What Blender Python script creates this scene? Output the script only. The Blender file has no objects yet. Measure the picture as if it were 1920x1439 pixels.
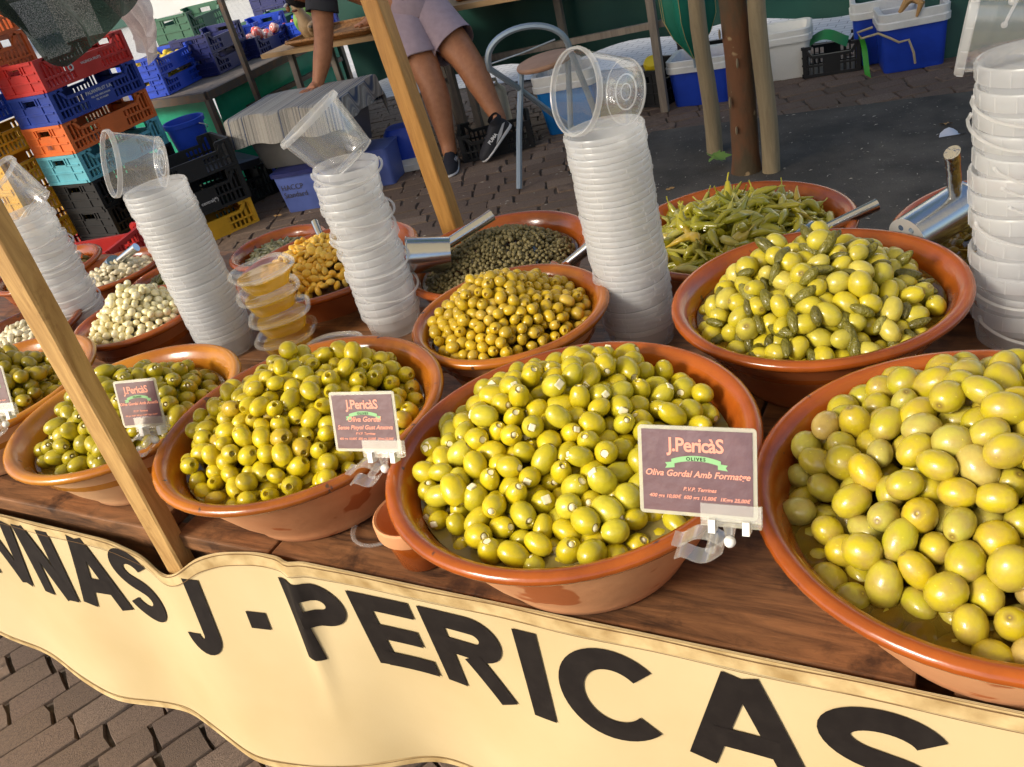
import bpy, bmesh, math, random
import numpy as np
from mathutils import Vector, Matrix, Euler, Quaternion, noise

random.seed(7)
R = math.radians
PI = math.pi
sc = bpy.context.scene
COL = sc.collection

# ---------------------------------------------------------------- camera
cam_d = bpy.data.cameras.new("camera")
cam = bpy.data.objects.new("camera", cam_d)
COL.objects.link(cam)
cam_d.sensor_fit = 'HORIZONTAL'
cam_d.sensor_width = 36.0
cam_d.lens = 30.337
cam_d.clip_start = 0.02
cam_d.clip_end = 400
CR = Vector((0.8743755995, 0.4277152479, -0.2291876475))
CU = Vector((-0.0570669073, 0.5596683381, 0.8267494901))
CF = Vector((-0.4818824329, 0.7098105508, -0.5137687251))
CAMZ = 1.45
cam.matrix_world = Matrix(((CR.x, CU.x, -CF.x, 0), (CR.y, CU.y, -CF.y, 0), (CR.z, CU.z, -CF.z, CAMZ), (0, 0, 0, 1)))
sc.camera = cam

# ---------------------------------------------------------------- sky, sun, exposure
SUN_EL, SUN_AZ = 31.0, 212.0        # azimuth clockwise from +Y
world = bpy.data.worlds.new("World")
sc.world = world
world.use_nodes = True
wn = world.node_tree
wn.nodes.clear()
sky = wn.nodes.new('ShaderNodeTexSky')
sky.sky_type = 'NISHITA'
sky.sun_disc = False
sky.sun_elevation = R(SUN_EL)
sky.sun_rotation = R(SUN_AZ)
sky.dust_density = 2.0
bg = wn.nodes.new('ShaderNodeBackground')
bg.inputs['Strength'].default_value = 0.15
wo = wn.nodes.new('ShaderNodeOutputWorld')
wn.links.new(sky.outputs[0], bg.inputs['Color'])
wn.links.new(bg.outputs[0], wo.inputs['Surface'])

sun_d = bpy.data.lights.new("sun", 'SUN')
sun_d.energy = 3.0
sun_d.angle = R(18.0)
sun_d.color = (1.0, 0.93, 0.81)
sun = bpy.data.objects.new("sun", sun_d)
COL.objects.link(sun)
sdir = Vector((math.sin(R(SUN_AZ)) * math.cos(R(SUN_EL)), math.cos(R(SUN_AZ)) * math.cos(R(SUN_EL)), math.sin(R(SUN_EL))))
sun.rotation_mode = 'QUATERNION'
sun.rotation_quaternion = (-sdir).to_track_quat('-Z', 'Y')
sun.location = sdir * 20

vs = sc.view_settings
vs.view_transform = 'Standard'
vs.look = 'None'
vs.exposure = 0.5
vs.gamma = 1.0
vs.use_curve_mapping = False

cy = sc.cycles
cy.use_denoising = True
try:
    cy.denoiser = 'OPENIMAGEDENOISE'
except Exception:
    pass
cy.max_bounces = 8
cy.diffuse_bounces = 4
cy.glossy_bounces = 4
cy.transmission_bounces = 8
cy.transparent_max_bounces = 40
cy.caustics_reflective = False
cy.caustics_refractive = False

# ---------------------------------------------------------------- materials
MATS = {}

def nmat(name):
    m = bpy.data.materials.new(name)
    m.use_nodes = True
    m.node_tree.nodes.clear()
    MATS[name] = m
    nt = m.node_tree
    out = nt.nodes.new('ShaderNodeOutputMaterial')
    return m, nt, out

def N(nt, t, **kw):
    n = nt.nodes.new(t)
    for k, v in kw.items():
        if k in n.inputs:
            n.inputs[k].default_value = v
        else:
            setattr(n, k, v)
    return n

def ramp(nt, stops):
    n = nt.nodes.new('ShaderNodeValToRGB')
    cr = n.color_ramp
    while len(cr.elements) > 1:
        cr.elements.remove(cr.elements[-1])
    cr.elements[0].position = stops[0][0]
    cr.elements[0].color = (*stops[0][1], 1)
    for p, c in stops[1:]:
        e = cr.elements.new(p)
        e.color = (*c, 1)
    return n

def pm(name, col, rough=0.5, metal=0.0, coat=0.0, spec=0.5, vary=None, bump=None, objrand=None, trans=0.0, ior=1.45, sss=0.0, spots=None, stretch=(1, 1, 1), scar=None):
    """Principled material.  vary=(scale, col2, lo, hi)  bump=(scale, strength)  objrand=[(pos,col)..]  spots=(scale, thresh, col)"""
    m, nt, out = nmat(name)
    b = N(nt, 'ShaderNodeBsdfPrincipled')
    b.inputs['Base Color'].default_value = (*col, 1)
    b.inputs['Roughness'].default_value = rough
    b.inputs['Metallic'].default_value = metal
    b.inputs['Coat Weight'].default_value = coat
    b.inputs['Coat Roughness'].default_value = 0.08
    b.inputs['Specular IOR Level'].default_value = spec
    b.inputs['IOR'].default_value = ior
    b.inputs['Transmission Weight'].default_value = trans
    if sss:
        b.inputs['Subsurface Weight'].default_value = sss
        b.inputs['Subsurface Radius'].default_value = (0.006, 0.004, 0.001)
        b.inputs['Subsurface Scale'].default_value = 1.0
    tc = N(nt, 'ShaderNodeTexCoord')
    mp = N(nt, 'ShaderNodeMapping')
    mp.inputs['Scale'].default_value = stretch
    nt.links.new(tc.outputs['Object'], mp.inputs['Vector'])
    cur = None
    if objrand:
        oi = N(nt, 'ShaderNodeObjectInfo')
        rp = ramp(nt, objrand)
        nt.links.new(oi.outputs['Random'], rp.inputs[0])
        cur = rp.outputs[0]
    if vary:
        s, c2, lo, hi = vary
        nz = N(nt, 'ShaderNodeTexNoise')
        nz.inputs['Scale'].default_value = s
        nz.inputs['Detail'].default_value = 5
        nz.inputs['Roughness'].default_value = 0.6
        nt.links.new(mp.outputs[0], nz.inputs['Vector'])
        rr = ramp(nt, [(lo, (0, 0, 0)), (hi, (1, 1, 1))])
        nt.links.new(nz.outputs['Fac'], rr.inputs[0])
        mx = N(nt, 'ShaderNodeMix', data_type='RGBA')
        if cur:
            nt.links.new(cur, mx.inputs[6])
        else:
            mx.inputs[6].default_value = (*col, 1)
        mx.inputs[7].default_value = (*c2, 1)
        nt.links.new(rr.outputs[0], mx.inputs[0])
        cur = mx.outputs[2]
    if spots:
        s, th, c3 = spots
        nz = N(nt, 'ShaderNodeTexNoise')
        nz.inputs['Scale'].default_value = s
        nz.inputs['Detail'].default_value = 3
        nt.links.new(tc.outputs['Object'], nz.inputs['Vector'])
        rr = ramp(nt, [(th, (0, 0, 0)), (th + 0.03, (1, 1, 1))])
        nt.links.new(nz.outputs['Fac'], rr.inputs[0])
        mx = N(nt, 'ShaderNodeMix', data_type='RGBA')
        if cur:
            nt.links.new(cur, mx.inputs[6])
        else:
            mx.inputs[6].default_value = (*col, 1)
        mx.inputs[7].default_value = (*c3, 1)
        nt.links.new(rr.outputs[0], mx.inputs[0])
        cur = mx.outputs[2]
    if scar:
        sx_ = N(nt, 'ShaderNodeSeparateXYZ'); nt.links.new(tc.outputs['Generated'], sx_.inputs[0])
        rr = ramp(nt, [(scar[0], (0, 0, 0)), (scar[0] + .012, (1, 1, 1))])
        nt.links.new(sx_.outputs[2], rr.inputs[0])
        mx = N(nt, 'ShaderNodeMix', data_type='RGBA'); mx.inputs[7].default_value = (*scar[1], 1)
        nt.links.new(cur, mx.inputs[6]); nt.links.new(rr.outputs[0], mx.inputs[0])
        cur = mx.outputs[2]
    if cur:
        nt.links.new(cur, b.inputs['Base Color'])
    if bump:
        s, st = bump
        nz = N(nt, 'ShaderNodeTexNoise')
        nz.inputs['Scale'].default_value = s
        nz.inputs['Detail'].default_value = 4
        nt.links.new(mp.outputs[0], nz.inputs['Vector'])
        bp = N(nt, 'ShaderNodeBump')
        bp.inputs['Strength'].default_value = st
        bp.inputs['Distance'].default_value = 0.005
        nt.links.new(nz.outputs['Fac'], bp.inputs['Height'])
        nt.links.new(bp.outputs[0], b.inputs['Normal'])
    nt.links.new(b.outputs[0], out.inputs[0])
    return m

def film(name, col, alpha, rough=0.15, transl=0.5, gloss=0.12, tint=(1, 1, 1)):
    """thin plastic: part see-through, part milky (diffuse + translucent), a little gloss"""
    m, nt, out = nmat(name)
    tr = N(nt, 'ShaderNodeBsdfTransparent')
    tr.inputs[0].default_value = (*tint, 1)
    df = N(nt, 'ShaderNodeBsdfDiffuse')
    df.inputs[0].default_value = (*col, 1)
    tl = N(nt, 'ShaderNodeBsdfTranslucent')
    tl.inputs[0].default_value = (*col, 1)
    gl = N(nt, 'ShaderNodeBsdfGlossy')
    gl.inputs[0].default_value = (1, 1, 1, 1)
    gl.inputs['Roughness'].default_value = rough
    m1 = N(nt, 'ShaderNodeMixShader'); m1.inputs[0].default_value = transl
    nt.links.new(df.outputs[0], m1.inputs[1]); nt.links.new(tl.outputs[0], m1.inputs[2])
    m2 = N(nt, 'ShaderNodeMixShader'); m2.inputs[0].default_value = alpha
    nt.links.new(tr.outputs[0], m2.inputs[1]); nt.links.new(m1.outputs[0], m2.inputs[2])
    lw = N(nt, 'ShaderNodeLayerWeight'); lw.inputs[0].default_value = 0.35
    mm = N(nt, 'ShaderNodeMath', operation='MULTIPLY_ADD')
    mm.inputs[1].default_value = 0.55; mm.inputs[2].default_value = gloss * 0.4
    nt.links.new(lw.outputs['Facing'], mm.inputs[0])
    pw = N(nt, 'ShaderNodeMath', operation='MULTIPLY'); pw.inputs[1].default_value = gloss * 2.2
    nt.links.new(mm.outputs[0], pw.inputs[0])
    m3 = N(nt, 'ShaderNodeMixShader')
    nt.links.new(pw.outputs[0], m3.inputs[0])
    nt.links.new(m2.outputs[0], m3.inputs[1]); nt.links.new(gl.outputs[0], m3.inputs[2])
    nt.links.new(m3.outputs[0], out.inputs[0])
    return m

def cloth_mat(name, col, transl=0.3, rough=0.8, col2=None, scale=6, weave=None, alpha=1.0):
    m, nt, out = nmat(name)
    tc = N(nt, 'ShaderNodeTexCoord')
    nz = N(nt, 'ShaderNodeTexNoise'); nz.inputs['Scale'].default_value = scale; nz.inputs['Detail'].default_value = 5
    nt.links.new(tc.outputs['Object'], nz.inputs['Vector'])
    mx = N(nt, 'ShaderNodeMix', data_type='RGBA')
    mx.inputs[6].default_value = (*col, 1); mx.inputs[7].default_value = (*(col2 or col), 1)
    rr = ramp(nt, [(0.35, (0, 0, 0)), (0.7, (1, 1, 1))])
    nt.links.new(nz.outputs['Fac'], rr.inputs[0]); nt.links.new(rr.outputs[0], mx.inputs[0])
    b = N(nt, 'ShaderNodeBsdfPrincipled'); b.inputs['Roughness'].default_value = rough
    tl = N(nt, 'ShaderNodeBsdfTranslucent')
    nt.links.new(mx.outputs[2], b.inputs['Base Color']); nt.links.new(mx.outputs[2], tl.inputs[0])
    m1 = N(nt, 'ShaderNodeMixShader'); m1.inputs[0].default_value = transl
    nt.links.new(b.outputs[0], m1.inputs[1]); nt.links.new(tl.outputs[0], m1.inputs[2])
    last = m1
    nz2 = N(nt, 'ShaderNodeTexNoise'); nz2.inputs['Scale'].default_value = weave or 220
    nt.links.new(tc.outputs['Object'], nz2.inputs['Vector'])
    bp = N(nt, 'ShaderNodeBump'); bp.inputs['Strength'].default_value = 0.12; bp.inputs['Distance'].default_value = 0.0015
    nt.links.new(nz2.outputs['Fac'], bp.inputs['Height']); nt.links.new(bp.outputs[0], b.inputs['Normal'])
    if alpha < 1:
        tr = N(nt, 'ShaderNodeBsdfTransparent')
        m2 = N(nt, 'ShaderNodeMixShader')
        wv = N(nt, 'ShaderNodeTexNoise'); wv.inputs['Scale'].default_value = 240
        nt.links.new(tc.outputs['Object'], wv.inputs['Vector'])
        r2 = ramp(nt, [(0.40, (alpha, alpha, alpha)), (0.62, (1, 1, 1))])
        nt.links.new(wv.outputs['Fac'], r2.inputs[0]); nt.links.new(r2.outputs[0], m2.inputs[0])
        nt.links.new(tr.outputs[0], m2.inputs[1]); nt.links.new(m1.outputs[0], m2.inputs[2])
        last = m2
    nt.links.new(last.outputs[0], out.inputs[0])
    return m

def wood(name, c1, c2, axis='x', scale=14, rough=0.6, dirt=None):
    m, nt, out = nmat(name)
    tc = N(nt, 'ShaderNodeTexCoord'); mp = N(nt, 'ShaderNodeMapping')
    s = {'x': (0.12, 1, 1), 'y': (1, 0.12, 1), 'z': (1, 1, 0.12)}[axis]
    mp.inputs['Scale'].default_value = s
    nt.links.new(tc.outputs['Object'], mp.inputs['Vector'])
    nz = N(nt, 'ShaderNodeTexNoise'); nz.inputs['Scale'].default_value = scale; nz.inputs['Detail'].default_value = 8; nz.inputs['Roughness'].default_value = 0.7
    nz.inputs['Distortion'].default_value = 0.6
    nt.links.new(mp.outputs[0], nz.inputs['Vector'])
    rp = ramp(nt, [(0.32, c1), (0.5, tuple((a + b) / 2 for a, b in zip(c1, c2))), (0.68, c2)])
    nt.links.new(nz.outputs['Fac'], rp.inputs[0])
    cur = rp.outputs[0]
    if dirt:
        nd = N(nt, 'ShaderNodeTexNoise'); nd.inputs['Scale'].default_value = dirt[0]; nd.inputs['Detail'].default_value = 6; nd.inputs['Roughness'].default_value = 0.7
        nt.links.new(tc.outputs['Object'], nd.inputs['Vector'])
        rd = ramp(nt, [(dirt[1], (0, 0, 0)), (dirt[1] + 0.16, (1, 1, 1))])
        nt.links.new(nd.outputs['Fac'], rd.inputs[0])
        mx = N(nt, 'ShaderNodeMix', data_type='RGBA'); mx.inputs[7].default_value = (*dirt[2], 1)
        nt.links.new(cur, mx.inputs[6]); nt.links.new(rd.outputs[0], mx.inputs[0])
        cur = mx.outputs[2]
    b = N(nt, 'ShaderNodeBsdfPrincipled'); b.inputs['Roughness'].default_value = rough
    nt.links.new(cur, b.inputs['Base Color'])
    bp = N(nt, 'ShaderNodeBump'); bp.inputs['Strength'].default_value = 0.5; bp.inputs['Distance'].default_value = 0.003
    nt.links.new(nz.outputs['Fac'], bp.inputs['Height']); nt.links.new(bp.outputs[0], b.inputs['Normal'])
    nt.links.new(b.outputs[0], out.inputs[0])
    return m

# ---------------------------------------------------------------- mesh helpers
class MB:
    def __init__(s):
        s.v = []; s.f = []
    def add(s, vs_, fs_):
        o = len(s.v)
        s.v += [tuple(p) for p in vs_]
        s.f += [tuple(i + o for i in f) for f in fs_]
        return s
    def box(s, x0, x1, y0, y1, z0, z1):
        return s.add([(x0, y0, z0), (x1, y0, z0), (x1, y1, z0), (x0, y1, z0), (x0, y0, z1), (x1, y0, z1), (x1, y1, z1), (x0, y1, z1)],
                     [(0, 3, 2, 1), (4, 5, 6, 7), (0, 1, 5, 4), (1, 2, 6, 5), (2, 3, 7, 6), (3, 0, 4, 7)])
    def beam(s, a, b, w, d, up=(0, 0, 1)):
        a = Vector(a); b = Vector(b); t = (b - a).normalized(); u = Vector(up)
        if abs(t.dot(u)) > 0.98: u = Vector((0, 1, 0))
        x = t.cross(u).normalized() * w / 2; y = x.cross(t).normalized() * d / 2
        P = [a - x - y, a + x - y, a + x + y, a - x + y, b - x - y, b + x - y, b + x + y, b - x + y]
        return s.add(P, [(0, 3, 2, 1), (4, 5, 6, 7), (0, 1, 5, 4), (1, 2, 6, 5), (2, 3, 7, 6), (3, 0, 4, 7)])
    def tube(s, pts, rad, n=8, caps=True, closed=False, flat=1.0):
        pts = [Vector(p) for p in pts]; k = len(pts)
        rads = rad if isinstance(rad, (list, tuple)) else [rad] * k
        tang = []
        for i in range(k):
            a = pts[i - 1] if (i > 0 or closed) else pts[i]; b = pts[(i + 1) % k] if (i < k - 1 or closed) else pts[i]
            tang.append((b - a).normalized())
        ref = Vector((0, 0, 1)) if abs(tang[0].z) < 0.9 else Vector((1, 0, 0))
        nrm = (ref - tang[0] * ref.dot(tang[0])).normalized()
        V = []
        for i in range(k):
            t = tang[i]; nrm = (nrm - t * nrm.dot(t)).normalized(); bi = t.cross(nrm)
            for j in range(n):
                a = 2 * PI * j / n
                V.append(pts[i] + (nrm * math.cos(a) + bi * math.sin(a) * flat) * rads[i])
        F = []
        for i in range(k if closed else k - 1):
            for j in range(n):
                F.append((i * n + j, i * n + (j + 1) % n, ((i + 1) % k) * n + (j + 1) % n, ((i + 1) % k) * n + j))
        if caps and not closed:
            F.append(tuple(reversed(range(n)))); F.append(tuple((k - 1) * n + j for j in range(n)))
        return s.add(V, F)
    def lathe(s, prof, n=32, c=(0, 0, 0), wob=0.0):
        V = []; F = []; k = len(prof)
        for i, (r, z) in enumerate(prof):
            for j in range(n):
                a = 2 * PI * j / n
                rr = r * (1 + wob * math.sin(2 * a + 1.0) + wob * 0.6 * math.sin(3 * a + 0.5))
                V.append((c[0] + rr * math.cos(a), c[1] + rr * math.sin(a), c[2] + z))
        for i in range(k - 1):
            for j in range(n):
                F.append((i * n + j, i * n + (j + 1) % n, (i + 1) * n + (j + 1) % n, (i + 1) * n + j))
        if prof[0][0] > 1e-6 and False: pass
        return s.add(V, F)
    def loft(s, levels, n=6, cap0=True, cap1=True):
        """levels: (z, w, d, r) rounded rectangles"""
        V = []; F = []; k = len(levels); m = 4 * (n + 1)
        for (z, w, d, r) in levels:
            r = min(r, w / 2 - 1e-4, d / 2 - 1e-4)
            for q, (sx, sy) in enumerate(((1, 1), (-1, 1), (-1, -1), (1, -1))):
                for t in range(n + 1):
                    a = PI / 2 * (q + t / n)
                    V.append((sx * (w / 2 - r) + r * math.cos(a), sy * (d / 2 - r) + r * math.sin(a), z))
        for i in range(k - 1):
            for j in range(m):
                F.append((i * m + j, i * m + (j + 1) % m, (i + 1) * m + (j + 1) % m, (i + 1) * m + j))
        if cap0: F.append(tuple(reversed(range(m))))
        if cap1: F.append(tuple((k - 1) * m + j for j in range(m)))
        return s.add(V, F)
    def ellip(s, c, rx, ry, rz, n=12, m=8):
        V = []; F = []
        for i in range(m + 1):
            t = PI * i / m
            for j in range(n):
                a = 2 * PI * j / n
                V.append((c[0] + rx * math.sin(t) * math.cos(a), c[1] + ry * math.sin(t) * math.sin(a), c[2] + rz * math.cos(t)))
        for i in range(m):
            for j in range(n):
                F.append((i * n + j, (i + 1) * n + j, (i + 1) * n + (j + 1) % n, i * n + (j + 1) % n))
        return s.add(V, F)
    def sheet(s, fn, nu, nv):
        V = [fn(u / nu, v / nv) for v in range(nv + 1) for u in range(nu + 1)]
        F = [(v * (nu + 1) + u, v * (nu + 1) + u + 1, (v + 1) * (nu + 1) + u + 1, (v + 1) * (nu + 1) + u) for v in range(nv) for u in range(nu)]
        return s.add(V, F)
    def xf(s, M, start=0):
        for i in range(start, len(s.v)):
            s.v[i] = tuple(M @ Vector(s.v[i]))
        return s
    def mesh(s, name, mat=None, smooth=False, weld=True, angle=None):
        me = bpy.data.meshes.new(name)
        me.from_pydata(s.v, [], s.f)
        if weld:
            bm = bmesh.new(); bm.from_mesh(me)
            bmesh.ops.remove_doubles(bm, verts=bm.verts, dist=1e-5)
            bmesh.ops.recalc_face_normals(bm, faces=bm.faces) if smooth != 'raw' else None
            bm.to_mesh(me); bm.free()
        if mat: me.materials.append(mat)
        if smooth:
            me.polygons.foreach_set('use_smooth', [True] * len(me.polygons))
            if angle:
                me.set_sharp_from_angle(angle=R(angle))
        me.update()
        return me
    def build(s, name, mat, parent=None, smooth=False, loc=(0, 0, 0), rot=(0, 0, 0), angle=40, weld=True):
        return put(name, s.mesh(name, mat, smooth, weld, angle if smooth else None), parent, loc, rot)

def put(name, me, parent=None, loc=(0, 0, 0), rot=(0, 0, 0), scale=(1, 1, 1)):
    o = bpy.data.objects.new(name, me)
    COL.objects.link(o)
    o.location = loc
    if isinstance(rot, Quaternion):
        o.rotation_mode = 'QUATERNION'; o.rotation_quaternion = rot
    else:
        o.rotation_euler = rot
    o.scale = scale
    if parent: o.parent = parent
    return o

def tag(o, label=None, cat=None, group=None, kind=None):
    if label: o['label'] = label
    if cat: o['category'] = cat
    if group: o['group'] = group
    if kind: o['kind'] = kind
    return o

def empty(name, loc, rz=0, label=None, cat=None, group=None, rot=None):
    o = bpy.data.objects.new(name, None)
    COL.objects.link(o)
    o.location = loc
    o.rotation_euler = rot if rot else (0, 0, rz)
    return tag(o, label, cat, group)

def bevel_mesh(me, w, seg=2):
    bm = bmesh.new(); bm.from_mesh(me)
    bmesh.ops.bevel(bm, geom=list(bm.edges), offset=w, segments=seg, profile=0.6, affect='EDGES')
    bm.to_mesh(me); bm.free(); me.update()
    return me

def text_mesh(txt, size, mat, shear=0.0, bold=0.0, align='CENTER', spacing=1.0, extrude=0.0):
    cu = bpy.data.curves.new('lettering', 'FONT')
    cu.body = txt; cu.size = size; cu.shear = shear; cu.offset = bold; cu.align_x = align; cu.align_y = 'CENTER'
    cu.space_character = spacing; cu.resolution_u = 3; cu.extrude = extrude
    ob = bpy.data.objects.new('lettering_source', cu)
    COL.objects.link(ob)
    dg = bpy.context.evaluated_depsgraph_get()
    me = bpy.data.meshes.new_from_object(ob.evaluated_get(dg))
    bpy.data.objects.remove(ob); bpy.data.curves.remove(cu)
    me.materials.clear(); me.materials.append(mat)
    return me
# ---------------------------------------------------------------- material library
M_paver = pm('paver_stone', (0.19, 0.13, 0.10), 0.8, objrand=[(0, (0.135, 0.090, 0.062)), (0.35, (0.20, 0.135, 0.095)), (0.65, (0.165, 0.110, 0.080)), (1, (0.25, 0.175, 0.125))],
             vary=(28, (0.065, 0.045, 0.034), 0.42, 0.75), bump=(60, 0.6), spots=(90, 0.68, (0.26, 0.20, 0.15)))
M_mortar = pm('joint_dirt', (0.075, 0.056, 0.042), 0.95, vary=(30, (0.14, 0.11, 0.085), 0.45, 0.7), bump=(80, 0.5))
M_mat = pm('tree_pit_asphalt', (0.050, 0.044, 0.037), 0.85, vary=(3.5, (0.115, 0.100, 0.082), 0.38, 0.72), bump=(140, 0.9), spots=(55, 0.67, (0.19, 0.17, 0.145)))
M_glaze = pm('terracotta_glaze', (0.37, 0.083, 0.009), 0.20, coat=0.2, vary=(6, (0.21, 0.043, 0.006), 0.38, 0.64), bump=(14, 0.3), spots=(34, 0.70, (0.09, 0.03, 0.02)))
M_glaze2 = pm('honey_glaze', (0.41, 0.125, 0.010), 0.20, coat=0.2, vary=(6, (0.22, 0.052, 0.007), 0.38, 0.64), bump=(14, 0.3), spots=(42, 0.68, (0.08, 0.035, 0.02)))
M_amber = pm('amber_glaze', (0.52, 0.20, 0.012), 0.24, coat=0.25, vary=(6, (0.34, 0.105, 0.009), 0.40, 0.66), bump=(14, 0.3), spots=(42, 0.72, (0.10, 0.045, 0.02)))
M_clay = pm('raw_clay', (0.64, 0.30, 0.135), 0.75, vary=(5, (0.50, 0.20, 0.08), 0.4, 0.72), bump=(26, 0.25), spots=(11, 0.60, (0.40, 0.105, 0.022)))
M_clay2 = pm('pale_clay', (0.72, 0.41, 0.20), 0.75, vary=(6, (0.52, 0.25, 0.115), 0.4, 0.72), bump=(26, 0.25), spots=(9, 0.69, (0.42, 0.14, 0.03)))
M_claydark = pm('glazed_clay_side', (0.40, 0.115, 0.035), 0.35, coat=0.2, vary=(6, (0.27, 0.07, 0.022), 0.4, 0.7), bump=(20, 0.2))
M_board = wood('stall_board', (0.038, 0.019, 0.011), (0.30, 0.135, 0.055), 'x', 46, 0.45, dirt=(13, 0.53, (0.045, 0.022, 0.013)))
M_post = wood('pine_post', (0.30, 0.155, 0.045), (0.60, 0.37, 0.135), 'z', 48, 0.55, dirt=(18, 0.62, (0.20, 0.095, 0.03)))
M_post2 = wood('varnished_post', (0.34, 0.15, 0.032), (0.56, 0.29, 0.075), 'z', 48, 0.45, dirt=(14, 0.68, (0.26, 0.12, 0.03)))
M_greywood = wood('weathered_wood', (0.13, 0.105, 0.085), (0.27, 0.22, 0.17), 'z', 20, 0.75)
M_stake = wood('peeled_stake', (0.20, 0.15, 0.085), (0.36, 0.28, 0.165), 'z', 16, 0.75, dirt=(9, 0.62, (0.13, 0.095, 0.055)))
M_tabletop = wood('pine_tabletop', (0.30, 0.17, 0.07), (0.46, 0.29, 0.13), 'x', 14, 0.55)
M_banner = cloth_mat('banner_canvas', (0.64, 0.50, 0.275), 0.10, 0.6, (0.56, 0.42, 0.21), 3.0)
M_hem = cloth_mat('banner_hem', (0.66, 0.49, 0.24), 0.1, 0.65, (0.36, 0.23, 0.085), 22)
M_ink = pm('banner_ink', (0.012, 0.009, 0.008), 0.65, spec=0.2, vary=(40, (0.018, 0.014, 0.012), 0.4, 0.7))
M_thread = pm('brown_thread', (0.16, 0.085, 0.03), 0.8)
M_awn = cloth_mat('awning_canvas', (0.88, 0.74, 0.48), 0.6, 0.85, (0.84, 0.69, 0.43), 3)
M_steel = pm('steel', (0.55, 0.56, 0.57), 0.22, 1.0, bump=(24, 0.08))
M_foil = pm('wrinkled_steel', (0.66, 0.66, 0.66), 0.18, 1.0, bump=(40, 0.9))
M_ironframe = pm('rusty_iron', (0.10, 0.085, 0.07), 0.6, 0.4, vary=(20, (0.17, 0.10, 0.06), 0.45, 0.7))
M_tube = pm('grey_tube', (0.30, 0.36, 0.42), 0.35, 0.5)
M_seat = pm('stool_seat', (0.42, 0.235, 0.145), 0.55, vary=(12, (0.35, 0.19, 0.11), 0.4, 0.7))
M_cup = film('milky_tub_plastic', (0.93, 0.93, 0.93), 0.28, 0.25, 0.5, 0.10)
M_cupclear = film('clear_tub_plastic', (0.82, 0.84, 0.86), 0.13, 0.10, 0.5, 0.22)
M_cuprim = film('tub_rim_plastic', (0.92, 0.92, 0.92), 0.38, 0.22, 0.5, 0.14)
M_clear = film('clear_plastic', (0.9, 0.9, 0.88), 0.04, 0.06, 0.5, 0.16)
M_clip = film('clip_plastic', (0.9, 0.88, 0.82), 0.20, 0.08, 0.5, 0.22)
M_whitepl = pm('white_plastic', (0.78, 0.77, 0.73), 0.4)
M_card = pm('card_print', (0.105, 0.048, 0.058), 0.3, coat=0.3, vary=(30, (0.14, 0.07, 0.08), 0.4, 0.7), bump=(50, 0.25))
M_cardtext = pm('card_orange_print', (0.74, 0.29, 0.20), 0.35)
M_cardgreen = pm('card_green_print', (0.22, 0.44, 0.19), 0.35)
M_cardborder = film('card_laminate', (0.78, 0.76, 0.62), 0.55, 0.10, 0.5, 0.2)

def liquid(name, col, murk):
    m, nt, out = nmat(name)
    tr = N(nt, 'ShaderNodeBsdfTransparent'); tr.inputs[0].default_value = (*col, 1)
    df = N(nt, 'ShaderNodeBsdfDiffuse'); df.inputs[0].default_value = (*[c * 0.55 for c in col], 1)
    gl = N(nt, 'ShaderNodeBsdfGlossy'); gl.inputs['Roughness'].default_value = 0.03
    nz = N(nt, 'ShaderNodeTexNoise'); nz.inputs['Scale'].default_value = 22
    tc = N(nt, 'ShaderNodeTexCoord'); nt.links.new(tc.outputs['Object'], nz.inputs['Vector'])
    bp = N(nt, 'ShaderNodeBump'); bp.inputs['Strength'].default_value = 0.12; bp.inputs['Distance'].default_value = 0.004
    nt.links.new(nz.outputs['Fac'], bp.inputs['Height']); nt.links.new(bp.outputs[0], gl.inputs['Normal'])
    a = N(nt, 'ShaderNodeMixShader'); a.inputs[0].default_value = murk
    nt.links.new(tr.outputs[0], a.inputs[1]); nt.links.new(df.outputs[0], a.inputs[2])
    fr = N(nt, 'ShaderNodeFresnel'); fr.inputs[0].default_value = 1.36
    b = N(nt, 'ShaderNodeMixShader'); nt.links.new(fr.outputs[0], b.inputs[0])
    nt.links.new(a.outputs[0], b.inputs[1]); nt.links.new(gl.outputs[0], b.inputs[2])
    nt.links.new(b.outputs[0], out.inputs[0])
    return m
M_brine = liquid('olive_brine', (0.66, 0.44, 0.06), 0.35)
M_brinemilky = liquid('milky_brine', (0.74, 0.60, 0.20), 0.55)
M_vinegar = liquid('clear_vinegar', (0.80, 0.74, 0.55), 0.25)

def olive(name, stops, rough=0.30, k_=1.40):
    stops = [(p_, (c_[0] * k_ * 1.05, c_[1] * k_, c_[2] * .8)) for p_, c_ in stops]
    return pm(name, stops[0][1], rough, coat=0.3, objrand=stops, vary=(48, tuple(c * 0.66 for c in stops[-1][1]), 0.42, 0.78), bump=(150, 0.12), spots=(160, 0.70, tuple(min(.6, c * 1.35 + .03) for c in stops[0][1])), scar=(.9885, (.20, .13, .03)))
M_gordal = olive('gordal_skin', [(0, (0.38, 0.315, 0.016)), (0.3, (0.31, 0.295, 0.022)), (0.55, (0.42, 0.325, 0.013)), (0.8, (0.33, 0.315, 0.055)), (0.92, (0.36, 0.325, 0.11)), (1, (0.42, 0.30, 0.12))], k_=1.2)
M_cheeseol = olive('stuffed_olive_skin', [(0, (0.36, 0.295, 0.010)), (0.4, (0.41, 0.33, 0.012)), (0.75, (0.31, 0.27, 0.012)), (1, (0.38, 0.345, 0.04))])
M_pitol = olive('pitted_olive_skin', [(0, (0.38, 0.32, 0.011)), (0.4, (0.43, 0.355, 0.012)), (0.8, (0.34, 0.30, 0.015)), (1, (0.33, 0.235, 0.025))])
M_almol = olive('almond_olive_skin', [(0, (0.31, 0.265, 0.014)), (0.5, (0.37, 0.31, 0.017)), (1, (0.25, 0.225, 0.016))], k_=1.2)
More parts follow.
